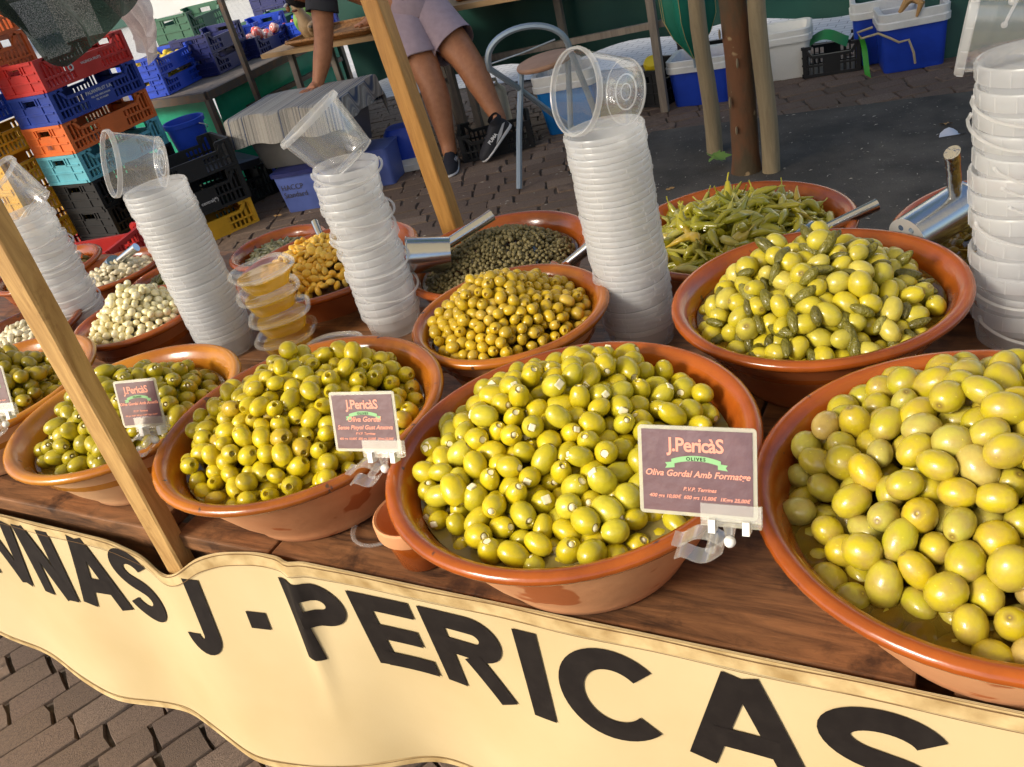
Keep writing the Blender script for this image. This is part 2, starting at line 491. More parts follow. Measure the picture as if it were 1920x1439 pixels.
M_redol = olive('dark_olive_skin', [(0, (0.30, 0.235, 0.014)), (0.5, (0.35, 0.28, 0.016)), (1, (0.22, 0.185, 0.014))], k_=1.15)
M_smallol = olive('manzanilla_skin', [(0, (0.47, 0.325, 0.012)), (0.5, (0.52, 0.37, 0.014)), (0.8, (0.41, 0.29, 0.015)), (1, (0.48, 0.34, 0.06))], k_=1.15)
M_gherkol = olive('green_olive_skin', [(0, (0.42, 0.37, 0.025)), (0.5, (0.47, 0.40, 0.022)), (0.85, (0.39, 0.36, 0.05)), (1, (0.48, 0.42, 0.10))], k_=1.15)
M_inside = pm('olive_flesh', (0.20, 0.10, 0.02), 0.5)
M_cheese = pm('white_cheese', (0.78, 0.71, 0.48), 0.55)
M_almond = pm('almond_white', (0.78, 0.72, 0.50), 0.5)
M_gherkin = pm('gherkin_skin', (0.13, 0.11, 0.012), 0.3, coat=0.3, objrand=[(0, (0.10, 0.085, 0.008)), (0.45, (0.17, 0.15, 0.012)), (0.75, (0.085, 0.078, 0.008)), (0.9, (0.24, 0.215, 0.03)), (1, (0.34, 0.31, 0.08))], bump=(260, 0.9))
M_chilli = pm('pickled_chilli', (0.34, 0.30, 0.02), 0.22, coat=0.5, objrand=[(0, (0.30, 0.29, 0.018)), (0.35, (0.42, 0.36, 0.022)), (0.6, (0.27, 0.275, 0.025)), (0.85, (0.46, 0.42, 0.10)), (1, (0.52, 0.33, 0.015))], vary=(40, (0.2, 0.18, 0.03), 0.5, 0.8), bump=(60, 0.3))
M_onion = pm('pearl_onion', (0.84, 0.76, 0.46), 0.14, coat=0.6, objrand=[(0, (0.86, 0.79, 0.52)), (0.5, (0.88, 0.79, 0.46)), (1, (0.82, 0.73, 0.42))])
M_caper = pm('caper', (0.15, 0.120, 0.045), 0.55, vary=(90, (0.24, 0.195, 0.085), 0.4, 0.7))
M_lupin = pm('lupin_bean', (0.78, 0.46, 0.04), 0.35, coat=0.2, objrand=[(0, (0.78, 0.44, 0.03)), (0.5, (0.84, 0.55, 0.09)), (1, (0.74, 0.38, 0.025))])
M_bean = pm('white_bean', (0.74, 0.66, 0.46), 0.35, objrand=[(0, (0.76, 0.69, 0.50)), (1, (0.68, 0.60, 0.42))])
M_garlic = pm('garlic_clove', (0.72, 0.65, 0.46), 0.4, objrand=[(0, (0.74, 0.68, 0.50)), (1, (0.66, 0.57, 0.38))])
M_carrot = pm('carrot', (0.72, 0.20, 0.02), 0.4)
M_capestem = pm('caper_berry', (0.32, 0.20, 0.03), 0.4, objrand=[(0, (0.36, 0.22, 0.03)), (1, (0.22, 0.17, 0.03))])
M_seed = pm('dark_gherkin', (0.10, 0.10, 0.045), 0.35, coat=0.2, objrand=[(0, (0.09, 0.095, 0.045)), (0.6, (0.15, 0.15, 0.07)), (1, (0.24, 0.20, 0.10))])
M_oil = film('golden_oil', (0.80, 0.55, 0.02), 0.42, 0.06, 0.6, 0.2, tint=(1.0, 0.82, 0.16))
M_leafgreen = pm('green_leaf', (0.16, 0.27, 0.045), 0.5)
M_dryleaf = pm('dry_leaf', (0.42, 0.24, 0.09), 0.7)
M_paper = pm('paper_scrap', (0.55, 0.58, 0.66), 0.7)

# ---------------------------------------------------------------- ground
FPX = 1617.99
def px_of(p):
    d = Vector(p) - Vector((0, 0, CAMZ))
    z = d.dot(CF)
    return 960 + FPX * d.dot(CR) / z, 719.5 - FPX * d.dot(CU) / z, z

m, nt, out = nmat('far_paving_as_sunlit')
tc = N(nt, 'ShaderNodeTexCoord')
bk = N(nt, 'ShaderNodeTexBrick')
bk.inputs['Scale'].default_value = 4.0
bk.inputs['Color1'].default_value = (0.50, 0.49, 0.47, 1); bk.inputs['Color2'].default_value = (0.58, 0.56, 0.53, 1); bk.inputs['Mortar'].default_value = (0.22, 0.21, 0.20, 1)  # stone colours paled to stand in for strong sun on the street
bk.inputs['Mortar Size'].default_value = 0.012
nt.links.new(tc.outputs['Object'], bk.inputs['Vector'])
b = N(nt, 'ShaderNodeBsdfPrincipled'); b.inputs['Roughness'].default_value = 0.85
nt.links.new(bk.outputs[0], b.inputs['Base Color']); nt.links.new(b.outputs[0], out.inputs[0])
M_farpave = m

ground = MB().box(-120, 120, -60, 160, -0.4, -0.010).build('ground', M_mortar)
tag(ground, 'brown tumbled stone paving under the market stalls', kind='structure')
# paving farther off, where single stones cannot be told apart; colour paled to look sunlit
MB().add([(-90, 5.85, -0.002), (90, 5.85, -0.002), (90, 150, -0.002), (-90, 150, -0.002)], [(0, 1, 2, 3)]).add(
    [(-90, -20, -0.002), (-6.3, -20, -0.002), (-6.3, 5.85, -0.002), (-90, 5.85, -0.002)], [(0, 1, 2, 3)]).build('far_paving_as_sunlit', M_farpave, ground)

def paver_mesh(k):
    rnd = random.Random(k)
    w, d, bev = 0.5, 0.5, 0.055
    out_ = []
    base = [(-w, -d), (0, -d), (w, -d), (w, 0), (w, d), (0, d), (-w, d), (-w, 0)]
    for i, (x, y) in enumerate(base):
        q = 0.96 if i % 2 == 0 else 1.0
        out_.append((x * q + rnd.uniform(-.035, .035), y * q + rnd.uniform(-.035, .035)))
    V = [(x, y, -0.5) for x, y in out_] + [(x, y, -0.10 + rnd.uniform(-.03, .03)) for x, y in out_] + [(x * 0.955, y * 0.945, rnd.uniform(-.02, .03)) for x, y in out_] + [(0, 0, 0.03)]
    F = []
    for i in range(8):
        j = (i + 1) % 8
        F += [(i, j, 8 + j, 8 + i), (8 + i, 8 + j, 16 + j, 16 + i), (16 + i, 16 + j, 24)]
    return V, F
pv = [paver_mesh(k) for k in range(8)]
pvm = []
for k, (V, F) in enumerate(pv):
    mb = MB().add(V, F); pvm.append(mb.mesh('paver', M_paver, True, False, 50))
cand = []
rnd = random.Random(3)
def field(x0, x1, y0, y1, ang, L, W):
    ca, sa = math.cos(ang), math.sin(ang)
    cx_, cy_ = (x0 + x1) / 2, (y0 + y1) / 2
    ext = math.hypot(x1 - x0, y1 - y0) / 2 + .2
    nr = int(2 * ext / W)
    for i in range(nr):
        v = -ext + i * W
        u = -ext + rnd.uniform(0, L)
        while u < ext:
            l = L * rnd.choice((0.72, 0.9, 1.0, 1.12, 1.3))
            uc = u + l / 2
            x = cx_ + uc * ca - v * sa; y = cy_ + uc * sa + v * ca
            if x0 <= x < x1 and y0 <= y < y1:
                cand.append((x, y, l, W, ang))
            u += l
field(-3.4, -0.5, 0.1, 1.3, R(62), 0.140, 0.092)
field(-6.2, 0.9, 1.9, 5.8, R(24), 0.19, 0.105)
scored = []
for q in cand:
    x, y, l, w, a = q
    px, py, z = px_of((x, y, 0))
    if z < 0.2: continue
    size = l * w * (FPX / z) ** 2 * (CAMZ / z)
    vis = 0
    if -30 < px < 1950 and -30 < py < 1470:
        vis = 1
        if (px < 520 and py > 1150): vis = 3
        elif 380 < px < 1080 and 285 < py < 440: vis = 2
        elif 1250 < px < 1800 and 130 < py < 250: vis = 2
    scored.append((vis >= 2, size if vis else 0, q, vis))
scored.sort(key=lambda s: (-s[0], -s[1]))
restV, restF = [], []
for i, (v, s, q, vis) in enumerate(scored):
    x, y, l, w, a = q
    jit = rnd.uniform(-.02, .02); k = rnd.randrange(8)
    if i < 300 and vis >= 2:
        o = put('paver', pvm[k], ground, (x, y, rnd.uniform(-.004, .003)), (rnd.uniform(-.02, .02), rnd.uniform(-.02, .02), a + jit), (l - .003, w - .003, 0.06))
    else:
        V, F = pv[k]; ca, sa = math.cos(a + jit), math.sin(a + jit); zz = rnd.uniform(-.004, .003); off = len(restV)
        for (vx, vy, vz) in V:
            vx *= (l - .003); vy *= (w - .003)
            restV.append((x + vx * ca - vy * sa, y + vx * sa + vy * ca, zz + vz * 0.06))
        restF += [tuple(t + off for t in f) for f in F]
o = MB().add(restV, restF).build('farther_pavers', M_paver, ground, True, weld=False)
o['kind'] = 'stuff'

pit = MB()
ol = [(-1.62, 2.5), (0.9, 2.5), (0.9, 4.62), (-0.24, 4.55), (-1.03, 4.46), (-1.66, 4.38)]
pit.add([(x, y, -0.01) for x, y in ol] + [(x, y, 0.012) for x, y in ol], [tuple(range(6, 12))] + [(i, (i + 1) % 6, 6 + (i + 1) % 6, 6 + i) for i in range(6)])
tag(pit.build('tree_pit', M_mat), 'dark asphalt tree pit behind the olive stall', kind='structure')

# ---------------------------------------------------------------- olive stall: table, posts, banner, awning
TZ = 0.627
table = empty('market_table', (-1.2, 1.3, 0), 0, 'long dark-brown plank table under the bowls of olives', 'table')
def board(x0, x1, y0, y1, z1, th=0.034):
    g = random.Random(int(x0 * 1000 + y0 * 77))
    mb = MB().box(x0, x1, y0, y1, z1 - th, z1 + g.uniform(-.001, .0005))
    me = mb.mesh('board', M_board); bevel_mesh(me, 0.004, 2)
    o = put('board', me, table); o.matrix_parent_inverse = table.matrix_world.inverted() if False else Matrix.Translation((1.2, -1.3, 0))
    return o
for (x0, x1) in ((-3.6, -1.236), (-1.178, -0.968), (-0.963, -0.048), (-0.012, 1.3)):
    board(x0, x1, 0.645, 0.905, TZ)
for yy in (0.91, 1.166):
    for (x0, x1) in ((-3.6, -1.9), (-1.895, -0.31), (-0.305, 1.3)):
        board(x0, x1, yy, yy + 0.25, TZ)
for yy in (1.44, 1.69):
    for (x0, x1) in ((-3.6, -1.5), (-1.495, 0.1), (0.105, 1.3)):
        board(x0, x1, yy, yy + 0.245, 0.53)
def tpart(mb, name, mat):
    o = mb.build(name, mat, table); o.matrix_parent_inverse = Matrix.Translation((1.2, -1.3, 0)); return o
tpart(MB().box(-3.6, 1.3, 0.662, 0.70, 0.47, 0.592), 'rail', M_board)
tpart(MB().box(-3.6, 1.3, 1.36, 1.40, 0.47, 0.592), 'rail', M_board)
tpart(MB().box(-3.6, 1.3, 1.86, 1.90, 0.40, 0.495), 'rail', M_board)
for x in (-3.4, -1.9, -0.5, 1.1):
    for y in (0.72, 1.87):
        tpart(MB().box(x - .03, x + .03, y - .015, y + .035, 0, 0.49), 'leg', M_board)

def rough_post(name, x0, x1, y0, y1, z0, z1, mat, label, lean=0.0):
    g = random.Random(5); n = 40; V = []; F = []
    for i in range(n + 1):
        z = z0 + (z1 - z0) * i / n
        c = 0.003
        ring = [(x0 + c, y0), (x1 - c, y0), (x1, y0 + c), (x1, y1), (x0, y1), (x0, y0 + c)]
        wx = 0.0025 * math.sin(z * 3.1) + lean * (z - .57); wy = 0.002 * math.sin(z * 2.3 + 1)
        V += [(x + wx + g.uniform(-.0006, .0006), y + wy + g.uniform(-.0006, .0006), z) for x, y in ring]
    for i in range(n):
        for j in range(6):
            F.append((i * 6 + j, i * 6 + (j + 1) % 6, (i + 1) * 6 + (j + 1) % 6, (i + 1) * 6 + j))
    F += [tuple(range(5, -1, -1)), tuple(n * 6 + j for j in range(6))]
    return tag(MB().add(V, F).build(name, mat, weld=False), label, 'post')
rough_post('wooden_post', -1.222, -1.176, 0.620, 0.650, 0, 2.94, M_post, 'pale pine post rising out of the lettered banner before the almond olives', .06)
rough_post('wooden_post', -1.424, -1.372, 1.950, 1.996, 0, 2.98, M_post2, 'varnished wooden post behind the bowl of capers', -.055)

aw = empty('awning', (0, 1, 2.9), 0, 'cream canvas awning stretched over the olive stall', 'awning')
AWX0, AWX1, AWY0, AWY1 = -6.2, 4.5, -1.35, 2.1
def awf(u, v):
    x = AWX0 + (AWX1 - AWX0) * u; y = AWY0 + (AWY1 - AWY0) * v
    return (x, y - 1, 0.08 * math.sin(PI * v) + 0.02 * math.sin(u * 9) + 0.05)
MB().sheet(awf, 40, 16).build('canopy', M_awn, aw, True)
MB().beam((AWX0, AWY0 - 1, .03), (AWX1, AWY0 - 1, .03), .04, .04).build('front_bar', M_greywood, aw)
MB().beam((AWX0, AWY1 - 1, .03), (AWX1, AWY1 - 1, .03), .04, .04).build('rear_bar', M_greywood, aw)

# banner -----------------------------------------------------------
def interp(x, xs, ys):
    return float(np.interp(x, xs, ys))
ZT_X = [-4.0, -1.75, -1.36, -1.27, -1.235, -1.205, -1.17, -1.12, -1.06, -0.98, 1.4]
ZT_Y = [0.598, 0.596, 0.590, 0.578, 0.560, 0.556, 0.572, 0.606, 0.626, 0.636, 0.630]
YT_X = [-4.0, -1.36, -1.26, -1.22, -1.17, -1.10, -0.98, 1.4]
YT_Y = [0.632, 0.630, 0.622, 0.608, 0.608, 0.622, 0.634, 0.634]
YB_X = [-4.0, -3.2, -2.6, -2.1, -1.85, -1.68, -1.56, -1.47, -1.38, -1.28, -1.15, -1.03, -0.92, -0.82, -0.70, -0.45, -0.2, 0.1, 0.5, 1.4]
YB_Y = [0.60, 0.64, 0.60, 0.628, 0.604, 0.582, 0.560, 0.577, 0.600, 0.578, 0.536, 0.560, 0.605, 0.655, 0.650, 0.585, 0.62, 0.57, 0.62, 0.60]
XS = np.linspace(-4.0, 1.4, 1081)
def smoothed(xs, ys, sig):
    v = np.interp(XS, xs, ys); k = int(sig * 200 * 3); ker = np.exp(-0.5 * (np.arange(-k, k + 1) / (sig * 200)) ** 2); ker /= ker.sum()
    return np.convolve(np.pad(v, k, mode='edge'), ker, mode='valid')
ZT_S = smoothed(ZT_X, ZT_Y, 0.014); YT_S = smoothed(YT_X, YT_Y, 0.018); YB_S = smoothed(YB_X, YB_Y, 0.035)
ZBOT = 0.145
def ban(x, z):
    zt = np.interp(x, XS, ZT_S); yt = np.interp(x, XS, YT_S); yb = np.interp(x, XS, YB_S)
    s = min(max((zt - z) / (zt - ZBOT), 0), 1.05)
    fold = 0.007 * math.sin(x * 17 + s * 2) * s * (1 - 0.3 * s)
    crease = -0.022 * math.exp(-((x + 0.925 + 0.05 * (s - .3)) / 0.016) ** 2) * math.exp(-((s - 0.25) / 0.3) ** 2) * 0.6
    return yt + (yb - yt) * s ** 1.15 + fold + crease
def ban_uv(u, v, off=0.0):
    x = -4.0 + 5.4 * u
    zt = float(np.interp(x, XS, ZT_S)); z = zt + (ZBOT - zt) * v
    return (x, ban(x, z) + off, z)
bn = empty('banner', (-1.2, 0.63, 0), 0, 'cream canvas banner with black capital lettering along the table front', 'banner')
BI = Matrix.Translation((1.2, -0.63, 0))
def bpart(mb, name, mat, smooth=True):
    o = mb.build(name, mat, bn, smooth, weld=False); o.matrix_parent_inverse = BI; return o
cl = MB().sheet(lambda u, v: ban_uv(u, v), 620, 34)
cl.add([(x, y + 0.0015, z) for x, y, z in cl.v], [tuple(reversed(f)) for f in cl.f])
bpart(cl, 'canvas', M_banner)
def strip(v0, v1, off):
    return MB().sheet(lambda u, v: (lambda p: (p[0], p[1] + off, p[2]))(ban_uv(u, v0 + (v1 - v0) * v)), 620, 2)
bpart(strip(0.0, 0.052, -0.0018), 'hem', M_hem)
bpart(strip(0.965, 1.0, -0.0018), 'hem', M_hem)
def seam(v, off, w=0.0009):
    def f(u, t):
        p = ban_uv(u, v); wob = 0.0014 * math.sin(u * 150) + 0.001 * math.sin(u * 61)
        z = p[2] + (t - .5) * 2 * w + wob
        return (p[0], ban(p[0], z) + off, z)
    return MB().sheet(f, 620, 1)
bpart(seam(0.006, -0.0034, 0.0008), 'stitching', M_thread)
bpart(seam(0.052, -0.0034, 0.0006), 'stitching', M_thread)
bpart(seam(0.965, -0.0034, 0.0006), 'stitching', M_thread)

# lettering: heavy grotesque capitals drawn as bands, laid on the cloth
SW = 0.036
def band(pts, w=SW, n=14):
    """polyline (x,z) in letter space -> list of cross rows"""
    P = [Vector((p[0], p[1])) for p in pts]
    rows = []
    for i in range(len(P)):
        a = P[max(i - 1, 0)]; b = P[min(i + 1, len(P) - 1)]
        t = (b - a).normalized(); nn = Vector((-t.y, t.x))
        rows.append((P[i] - nn * w / 2, P[i] + nn * w / 2))
    return rows
def line(a, b, n=12):
    return [(a[0] + (b[0] - a[0]) * i / n, a[1] + (b[1] - a[1]) * i / n) for i in range(n + 1)]
def arc(cx_, cz_, rx, rz, a0, a1, n=18):
    return [(cx_ + rx * math.cos(R(a0 + (a1 - a0) * i / n)), cz_ + rz * math.sin(R(a0 + (a1 - a0) * i / n))) for i in range(n + 1)]
CH = 0.168
h = SW / 2
def glyph(c, w):
    T, B = CH, 0.0
    if c == 'I': return [line((w / 2, B), (w / 2, T))]
    if c == 'E': return [line((h, B), (h, T)), line((h, T - h), (w, T - h)), line((h, T / 2), (w * .94, T / 2)), line((h, B + h), (w, B + h))]
    if c == 'P': return [line((h, B), (h, T)), line((h, T - h), (w - .05, T - h), 5) + arc(w - .05, T - .046, .050 - h, .046 - h, 90, -90) + line((w - .05, T - .092 + h), (h, T - .092 + h), 5)]
    if c == 'R': return [line((h, B), (h, T)), line((h, T - h), (w - .052, T - h), 5) + arc(w - .052, T - .046, .048 - h, .046 - h, 90, -90) + line((w - .052, T - .092 + h), (h, T - .092 + h), 5),
                         line((w * .52, T - .088), (w - h * 1.05, B), 10)]
    if c == 'A': return [line((h * 1.1, B), (w / 2 - .004, T)), line((w - h * 1.1, B), (w / 2 + .004, T)), line((w * .24, T * .31), (w * .76, T * .31), 6)]
    if c == 'V': return [line((h * 1.1, T), (w / 2 - .004, B)), line((w - h * 1.1, T), (w / 2 + .004, B))]
    if c == 'N': return [line((h, B), (h, T)), line((w - h, B), (w - h, T)), line((h * 1.1, T - .004), (w - h * 1.1, B + .004))]
    if c == 'T': return [line((w / 2, B), (w / 2, T)), line((0, T - h), (w, T - h))]
    if c == 'C': return [arc(w / 2, T / 2, w / 2 - h, T / 2 - h, 42, 318, 34)]
    if c == 'J': return [line((w - h, T), (w - h, .045), 10) + arc(w - h - .024, .045, .024, .045 - h, 0, -175, 12)]
    if c == 'S':
        r = T / 4 + h / 2
        return [arc(w / 2, T - r + .001, w / 2 - h, r - h, 20, 262, 24) + arc(w / 2, r - .001, w / 2 - h, r - h, 82, -160, 24)]
    if c == '.': return [line((0, h * 1.1), (SW * 1.1, h * 1.1), 3)]
def lay(c, x0, w, zb, skew=0.0, sc_=1.0):
    root = None
    mb = MB()
    for k, pl in enumerate(glyph(c, w)):
        rows = band(pl)
        off = -0.0022 - 0.0003 * k
        V = []; F = []; NW = 4
        for (a, b) in rows:
            for t in range(NW + 1):
                p = a + (b - a) * t / NW
                X = x0 + p.x + skew * p.y; Z = zb + p.y * sc_
                V.append((X, ban(X, Z) + off, Z))
        for i in range(len(rows) - 1):
            for t in range(NW):
                F.append((i * (NW + 1) + t, i * (NW + 1) + t + 1, (i + 1) * (NW + 1) + t + 1, (i + 1) * (NW + 1) + t))
        mb.add(V, F)
    bpart(mb, 'letter', M_ink)
ZB = 0.426
lay('J', -1.198, 0.070, ZB - .030); lay('.', -1.050, 0.04, ZB + 0.045)
for c, x0, w in (('P', -0.950, 0.112), ('E', -0.818, 0.112), ('R', -0.690, 0.132), ('I', -0.534, 0.036), ('C', -0.478, 0.155), ('A', -0.312, 0.160), ('S', -0.148, 0.140)):
    lay(c, x0, w, ZB)
ZB2 = 0.410
for c, x0, w in (('S', -1.392, 0.118), ('A', -1.535, 0.140), ('N', -1.662, 0.115), ('V', -1.800, 0.135), ('T', -1.905, 0.11), ('I', -1.96, 0.036), ('E', -2.08, 0.10), ('C', -2.22, 0.13), ('A', -2.38, 0.15)):
    lay(c, x0, w, ZB2)
# ---------------------------------------------------------------- bowls
BOWLS = {}
def bowl(key, label, x, y, zr, rad, zb, glaze, body, base=0.58, n=64):
    zr = zr + .008; h_ = zr - zb; rb = rad * base
    o = empty('terracotta_bowl', (x, y, zb), random.uniform(0, 6), label, 'bowl', 'terracotta bowls on the olive stall')
    t = 0.013
    outer = [(0.0, 0.0), (rb - .012, 0.0), (rb - .003, 0.003), (rb, 0.012), (rb + (rad - .018 - rb) * 0.33, h_ * .30), (rb + (rad - .018 - rb) * 0.69, h_ * .62), (rad - .017, h_ - .0175)]
    lip = [(rad - .0175, h_ - .0185), (rad - .008, h_ - .0175), (rad - .002, h_ - .014), (rad + .001, h_ - .009), (rad, h_ - .0045), (rad - .004, h_ - .001), (rad - .010, h_), (rad - .018, h_ - .003),
           (rad - .024, h_ - .010), (rad - .034, h_ - .026), (rad * .82, h_ - .058), (rb * .95, 0.028), (rb * .8, 0.018), (0, 0.016)]
    MB().lathe(outer, n, wob=0.006).build('body', body, o, True, angle=60)
    MB().lathe(lip, n, wob=0.006).build('rim', glaze, o, True, angle=80)
    BOWLS[key] = (x, y, zr, rad, zb)
    return o
bowl('F', 'large terracotta bowl of whole green olives at the picture\'s lower corner', .02, .782, .798, .25, TZ + .002, M_glaze, M_clay)
bowl('E', 'terracotta bowl of cheese-stuffed olives above the letters PERICAS', -.468, .777, .798, .243, TZ + .002, M_glaze, M_clay)
bowl('D', 'speckled honey-glazed bowl of pitted olives with the square price card', -.956, .804, .779, .236, TZ + .002, M_glaze2, M_clay)
bowl('C', 'honey-glazed bowl of almond-stuffed olives behind the pale post', -1.381, .796, .763, .216, TZ + .002, M_amber, M_clay2)
bowl('A', 'bowl of dark olives cut off by the picture edge beyond the pale post', -1.815, .80, .765, .222, TZ + .002, M_amber, M_clay2)
bowl('G', 'smaller bowl of little pitted olives before the capers', -.751, 1.157, .768, .18, TZ + .002, M_glaze2, M_clay)
bowl('H', 'terracotta bowl of olives mixed with gherkins beside the tall tub stacks', -.243, 1.236, .769, .221, TZ + .002, M_glaze, M_claydark)
bowl('O', 'low terracotta bowl heaped with white pearl onions', -1.80, 1.185, .722, .160, TZ + .002, M_glaze, M_claydark, 0.7)
bowl('cap', 'wide terracotta bowl of capers with a steel scoop in it', -.987, 1.535, .70, .22, .532, M_glaze, M_claydark)
bowl('pep', 'wide terracotta bowl of pickled green chillies', -.468, 1.631, .70, .233, .532, M_glaze, M_claydark)
bowl('ber', 'terracotta bowl of caper berries under the perforated scoop', .075, 1.60, .70, .25, .532, M_glaze, M_claydark)
bowl('lup', 'terracotta bowl of yellow lupin beans behind the oil tubs', -1.46, 1.50, .70, .235, .532, M_glaze, M_claydark)
bowl('sli', 'terracotta bowl of dark sliced gherkins before the yellow crate', -1.79, 1.68, .66, .145, .532, M_glaze, M_claydark)
bowl('ghe', 'terracotta bowl of small brown gherkins between the onions and the crates', -2.02, 1.49, .665, .135, .532, M_glaze, M_claydark)
bowl('bea', 'terracotta bowl of white beans beyond the pearl onions', -2.31, 1.52, .675, .15, .532, M_glaze, M_claydark)
bowl('gar', 'terracotta bowl of peeled garlic left of the pearl onions', -2.20, 1.13, .70, .15, TZ + .002, M_glaze, M_claydark, 0.7)
bowl('mix', 'terracotta bowl of carrot and gherkin salad behind the pale post', -2.60, 1.50, .69, .17, .532, M_glaze, M_claydark)

def brine(key, dz, mat, label):
    x, y, zr, rad, zb = BOWLS[key]
    n = 48; rr = rad - .034 - (dz - .026) * .4
    V = [(0, 0, 0)] + [(rr * math.cos(2 * PI * i / n), rr * math.sin(2 * PI * i / n), 0) for i in range(n)]
    o = MB().add(V, [(0, 1 + i, 1 + (i + 1) % n) for i in range(n)]).build('brine', mat, None, True, (x, y, zr - dz))
    return tag(o, label, 'brine', 'brine in the bowls', 'stuff')
for key, dz, mat, lab in (('F', .036, M_brine, 'amber brine round the whole green olives'), ('E', .035, M_brinemilky, 'cloudy brine round the cheese-stuffed olives'), ('D', .037, M_brine, 'amber brine round the pitted olives'),
                          ('C', .037, M_brine, 'amber brine round the almond-stuffed olives'), ('A', .034, M_brine, 'brine round the dark olives'), ('G', .030, M_brine, 'brine round the little pitted olives'),
                          ('H', .032, M_brine, 'brine round the olives with gherkins'), ('O', .030, M_vinegar, 'clear vinegar round the pearl onions'), ('cap', .036, M_vinegar, 'vinegar round the capers'),
                          ('pep', .034, M_vinegar, 'vinegar round the chillies'), ('ber', .036, M_brine, 'brine round the caper berries'), ('lup', .036, M_vinegar, 'water round the lupin beans'),
                          ('sli', .036, M_vinegar, 'vinegar round the sliced gherkins'), ('bea', .036, M_vinegar, 'water round the white beans'), ('gar', .030, M_vinegar, 'vinegar round the garlic'), ('mix', .036, M_vinegar, 'vinegar round the carrot salad')):
    brine(key, dz, mat, lab)

# ---------------------------------------------------------------- what is heaped in the bowls
def heap_points(cx_, cy_, z0, Rm, H, r, n, seed, off=(0, 0), p=1.7, rough_=0.35, layers=1.5, iters=60):
    g = np.random.RandomState(seed)
    rho = Rm * np.sqrt(g.rand(n)); a = g.rand(n) * 2 * PI
    P = np.stack([rho * np.cos(a), rho * np.sin(a), np.zeros(n)], 1)
    ph = g.rand(6) * 6.28; fr = g.randn(6, 2) * (9 / Rm * .2)
    def surf(q):
        d = np.hypot(q[:, 0] - off[0], q[:, 1] - off[1])
        edge = np.hypot(q[:, 0], q[:, 1]) / Rm
        hh = H * np.clip(1 - (d / (Rm * 1.02 + np.hypot(*off) * edge)) ** p, 0, 1)
        for k in range(6): hh = hh + rough_ * r * 0.45 * np.sin(q[:, 0] * fr[k, 0] * 8 + q[:, 1] * fr[k, 1] * 8 + ph[k])
        return hh
    P[:, 2] = surf(P) - r * layers * g.rand(n)
    D = 2 * r * 0.96
    iu = np.arange(n)
    for it in range(iters):
        d = P[:, None, :] - P[None, :, :]
        L = np.sqrt((d ** 2).sum(2)) + 1e-9
        ov = np.clip(D - L, 0, None); ov[iu, iu] = 0
        P += (d / L[:, :, None] * (ov * 0.36)[:, :, None]).sum(1)
        s = surf(P)
        P[:, 2] += np.where(P[:, 2] > s, (s - P[:, 2]) * 0.5, (s - P[:, 2]) * 0.02)
        e = np.hypot(P[:, 0], P[:, 1]); lim = np.where(P[:, 2] < -r * .3, Rm - r * .5, Rm); k = np.where(e > lim, lim / e, 1.0)
        P[:, :2] *= k[:, None]
        P[:, 2] = np.maximum(P[:, 2], -r * 0.7)
    P[:, 0] += cx_; P[:, 1] += cy_; P[:, 2] += z0
    return P

def shown(P, r):
    """pixels (of a 960 wide picture) each ball shows, nearest first"""
    d = P - np.array([0, 0, CAMZ]); z = d @ np.array(CF)
    X = 480 + FPX / 2 * (d @ np.array(CR)) / z; Y = 360 - FPX / 2 * (d @ np.array(CU)) / z; rad = FPX / 2 * r / z
    buf = np.zeros((760, 1000), bool); res = np.zeros(len(P), int)
    for i in np.argsort(z):
        x0, x1 = int(X[i] - rad[i]), int(X[i] + rad[i]) + 2; y0, y1 = int(Y[i] - rad[i]), int(Y[i] + rad[i]) + 2
        x0, y0 = max(x0, 0), max(y0, 0); x1, y1 = min(x1, 960), min(y1, 720)
        if x1 <= x0 or y1 <= y0: continue
        yy, xx = np.mgrid[y0:y1, x0:x1]
        mk = (xx - X[i]) ** 2 + (yy - Y[i]) ** 2 <= rad[i] ** 2
        sub = buf[y0:y1, x0:x1]
        res[i] = int((mk & ~sub).sum()); sub |= mk
    return res

def rand_quat(g, flat=0.6):
    """long axis (local z) mostly lying down"""
    az = g.uniform(0, 2 * PI); tilt = g.gauss(0, flat)
    v = Vector((math.cos(az) * math.cos(tilt), math.sin(az) * math.cos(tilt), math.sin(tilt)))
    q = v.to_track_quat('Z', 'Y')
    return q @ Quaternion((0, 0, 1), g.uniform(0, 2 * PI))

def lathe_mesh(name, prof, mat, n=14, bend=0.0):
    mb = MB().lathe(prof, n)
    if bend:
        mb.v = [(x + bend * z * z, y, z) for x, y, z in mb.v]
    return mb.mesh(name, mat, True, True, 60)

def olive_prof(rs, rl, end='dimple', m=9):
    pr = []
    for i in range(m + 1):
        t = PI * i / m
        rr = rs * math.sin(t) ** 0.92; z = -rl * math.cos(t)
        pr.append((max(rr, 0), z))
    if end == 'dimple':
        pr[-1] = (0, rl * 0.945); pr[-2] = (pr[-2][0], rl * 0.955)
        pr.insert(-1, (rs * .10, rl * 0.975))
    if end == 'hole':
        hr = rs * .27
        pr = [q for q in pr if not (q[1] > rl * 0.93)]
        pr += [(hr * 1.25, rl * 0.935), (hr, rl * 0.90), (hr * .9, rl * 0.55), (0, rl * 0.45)]
    return pr

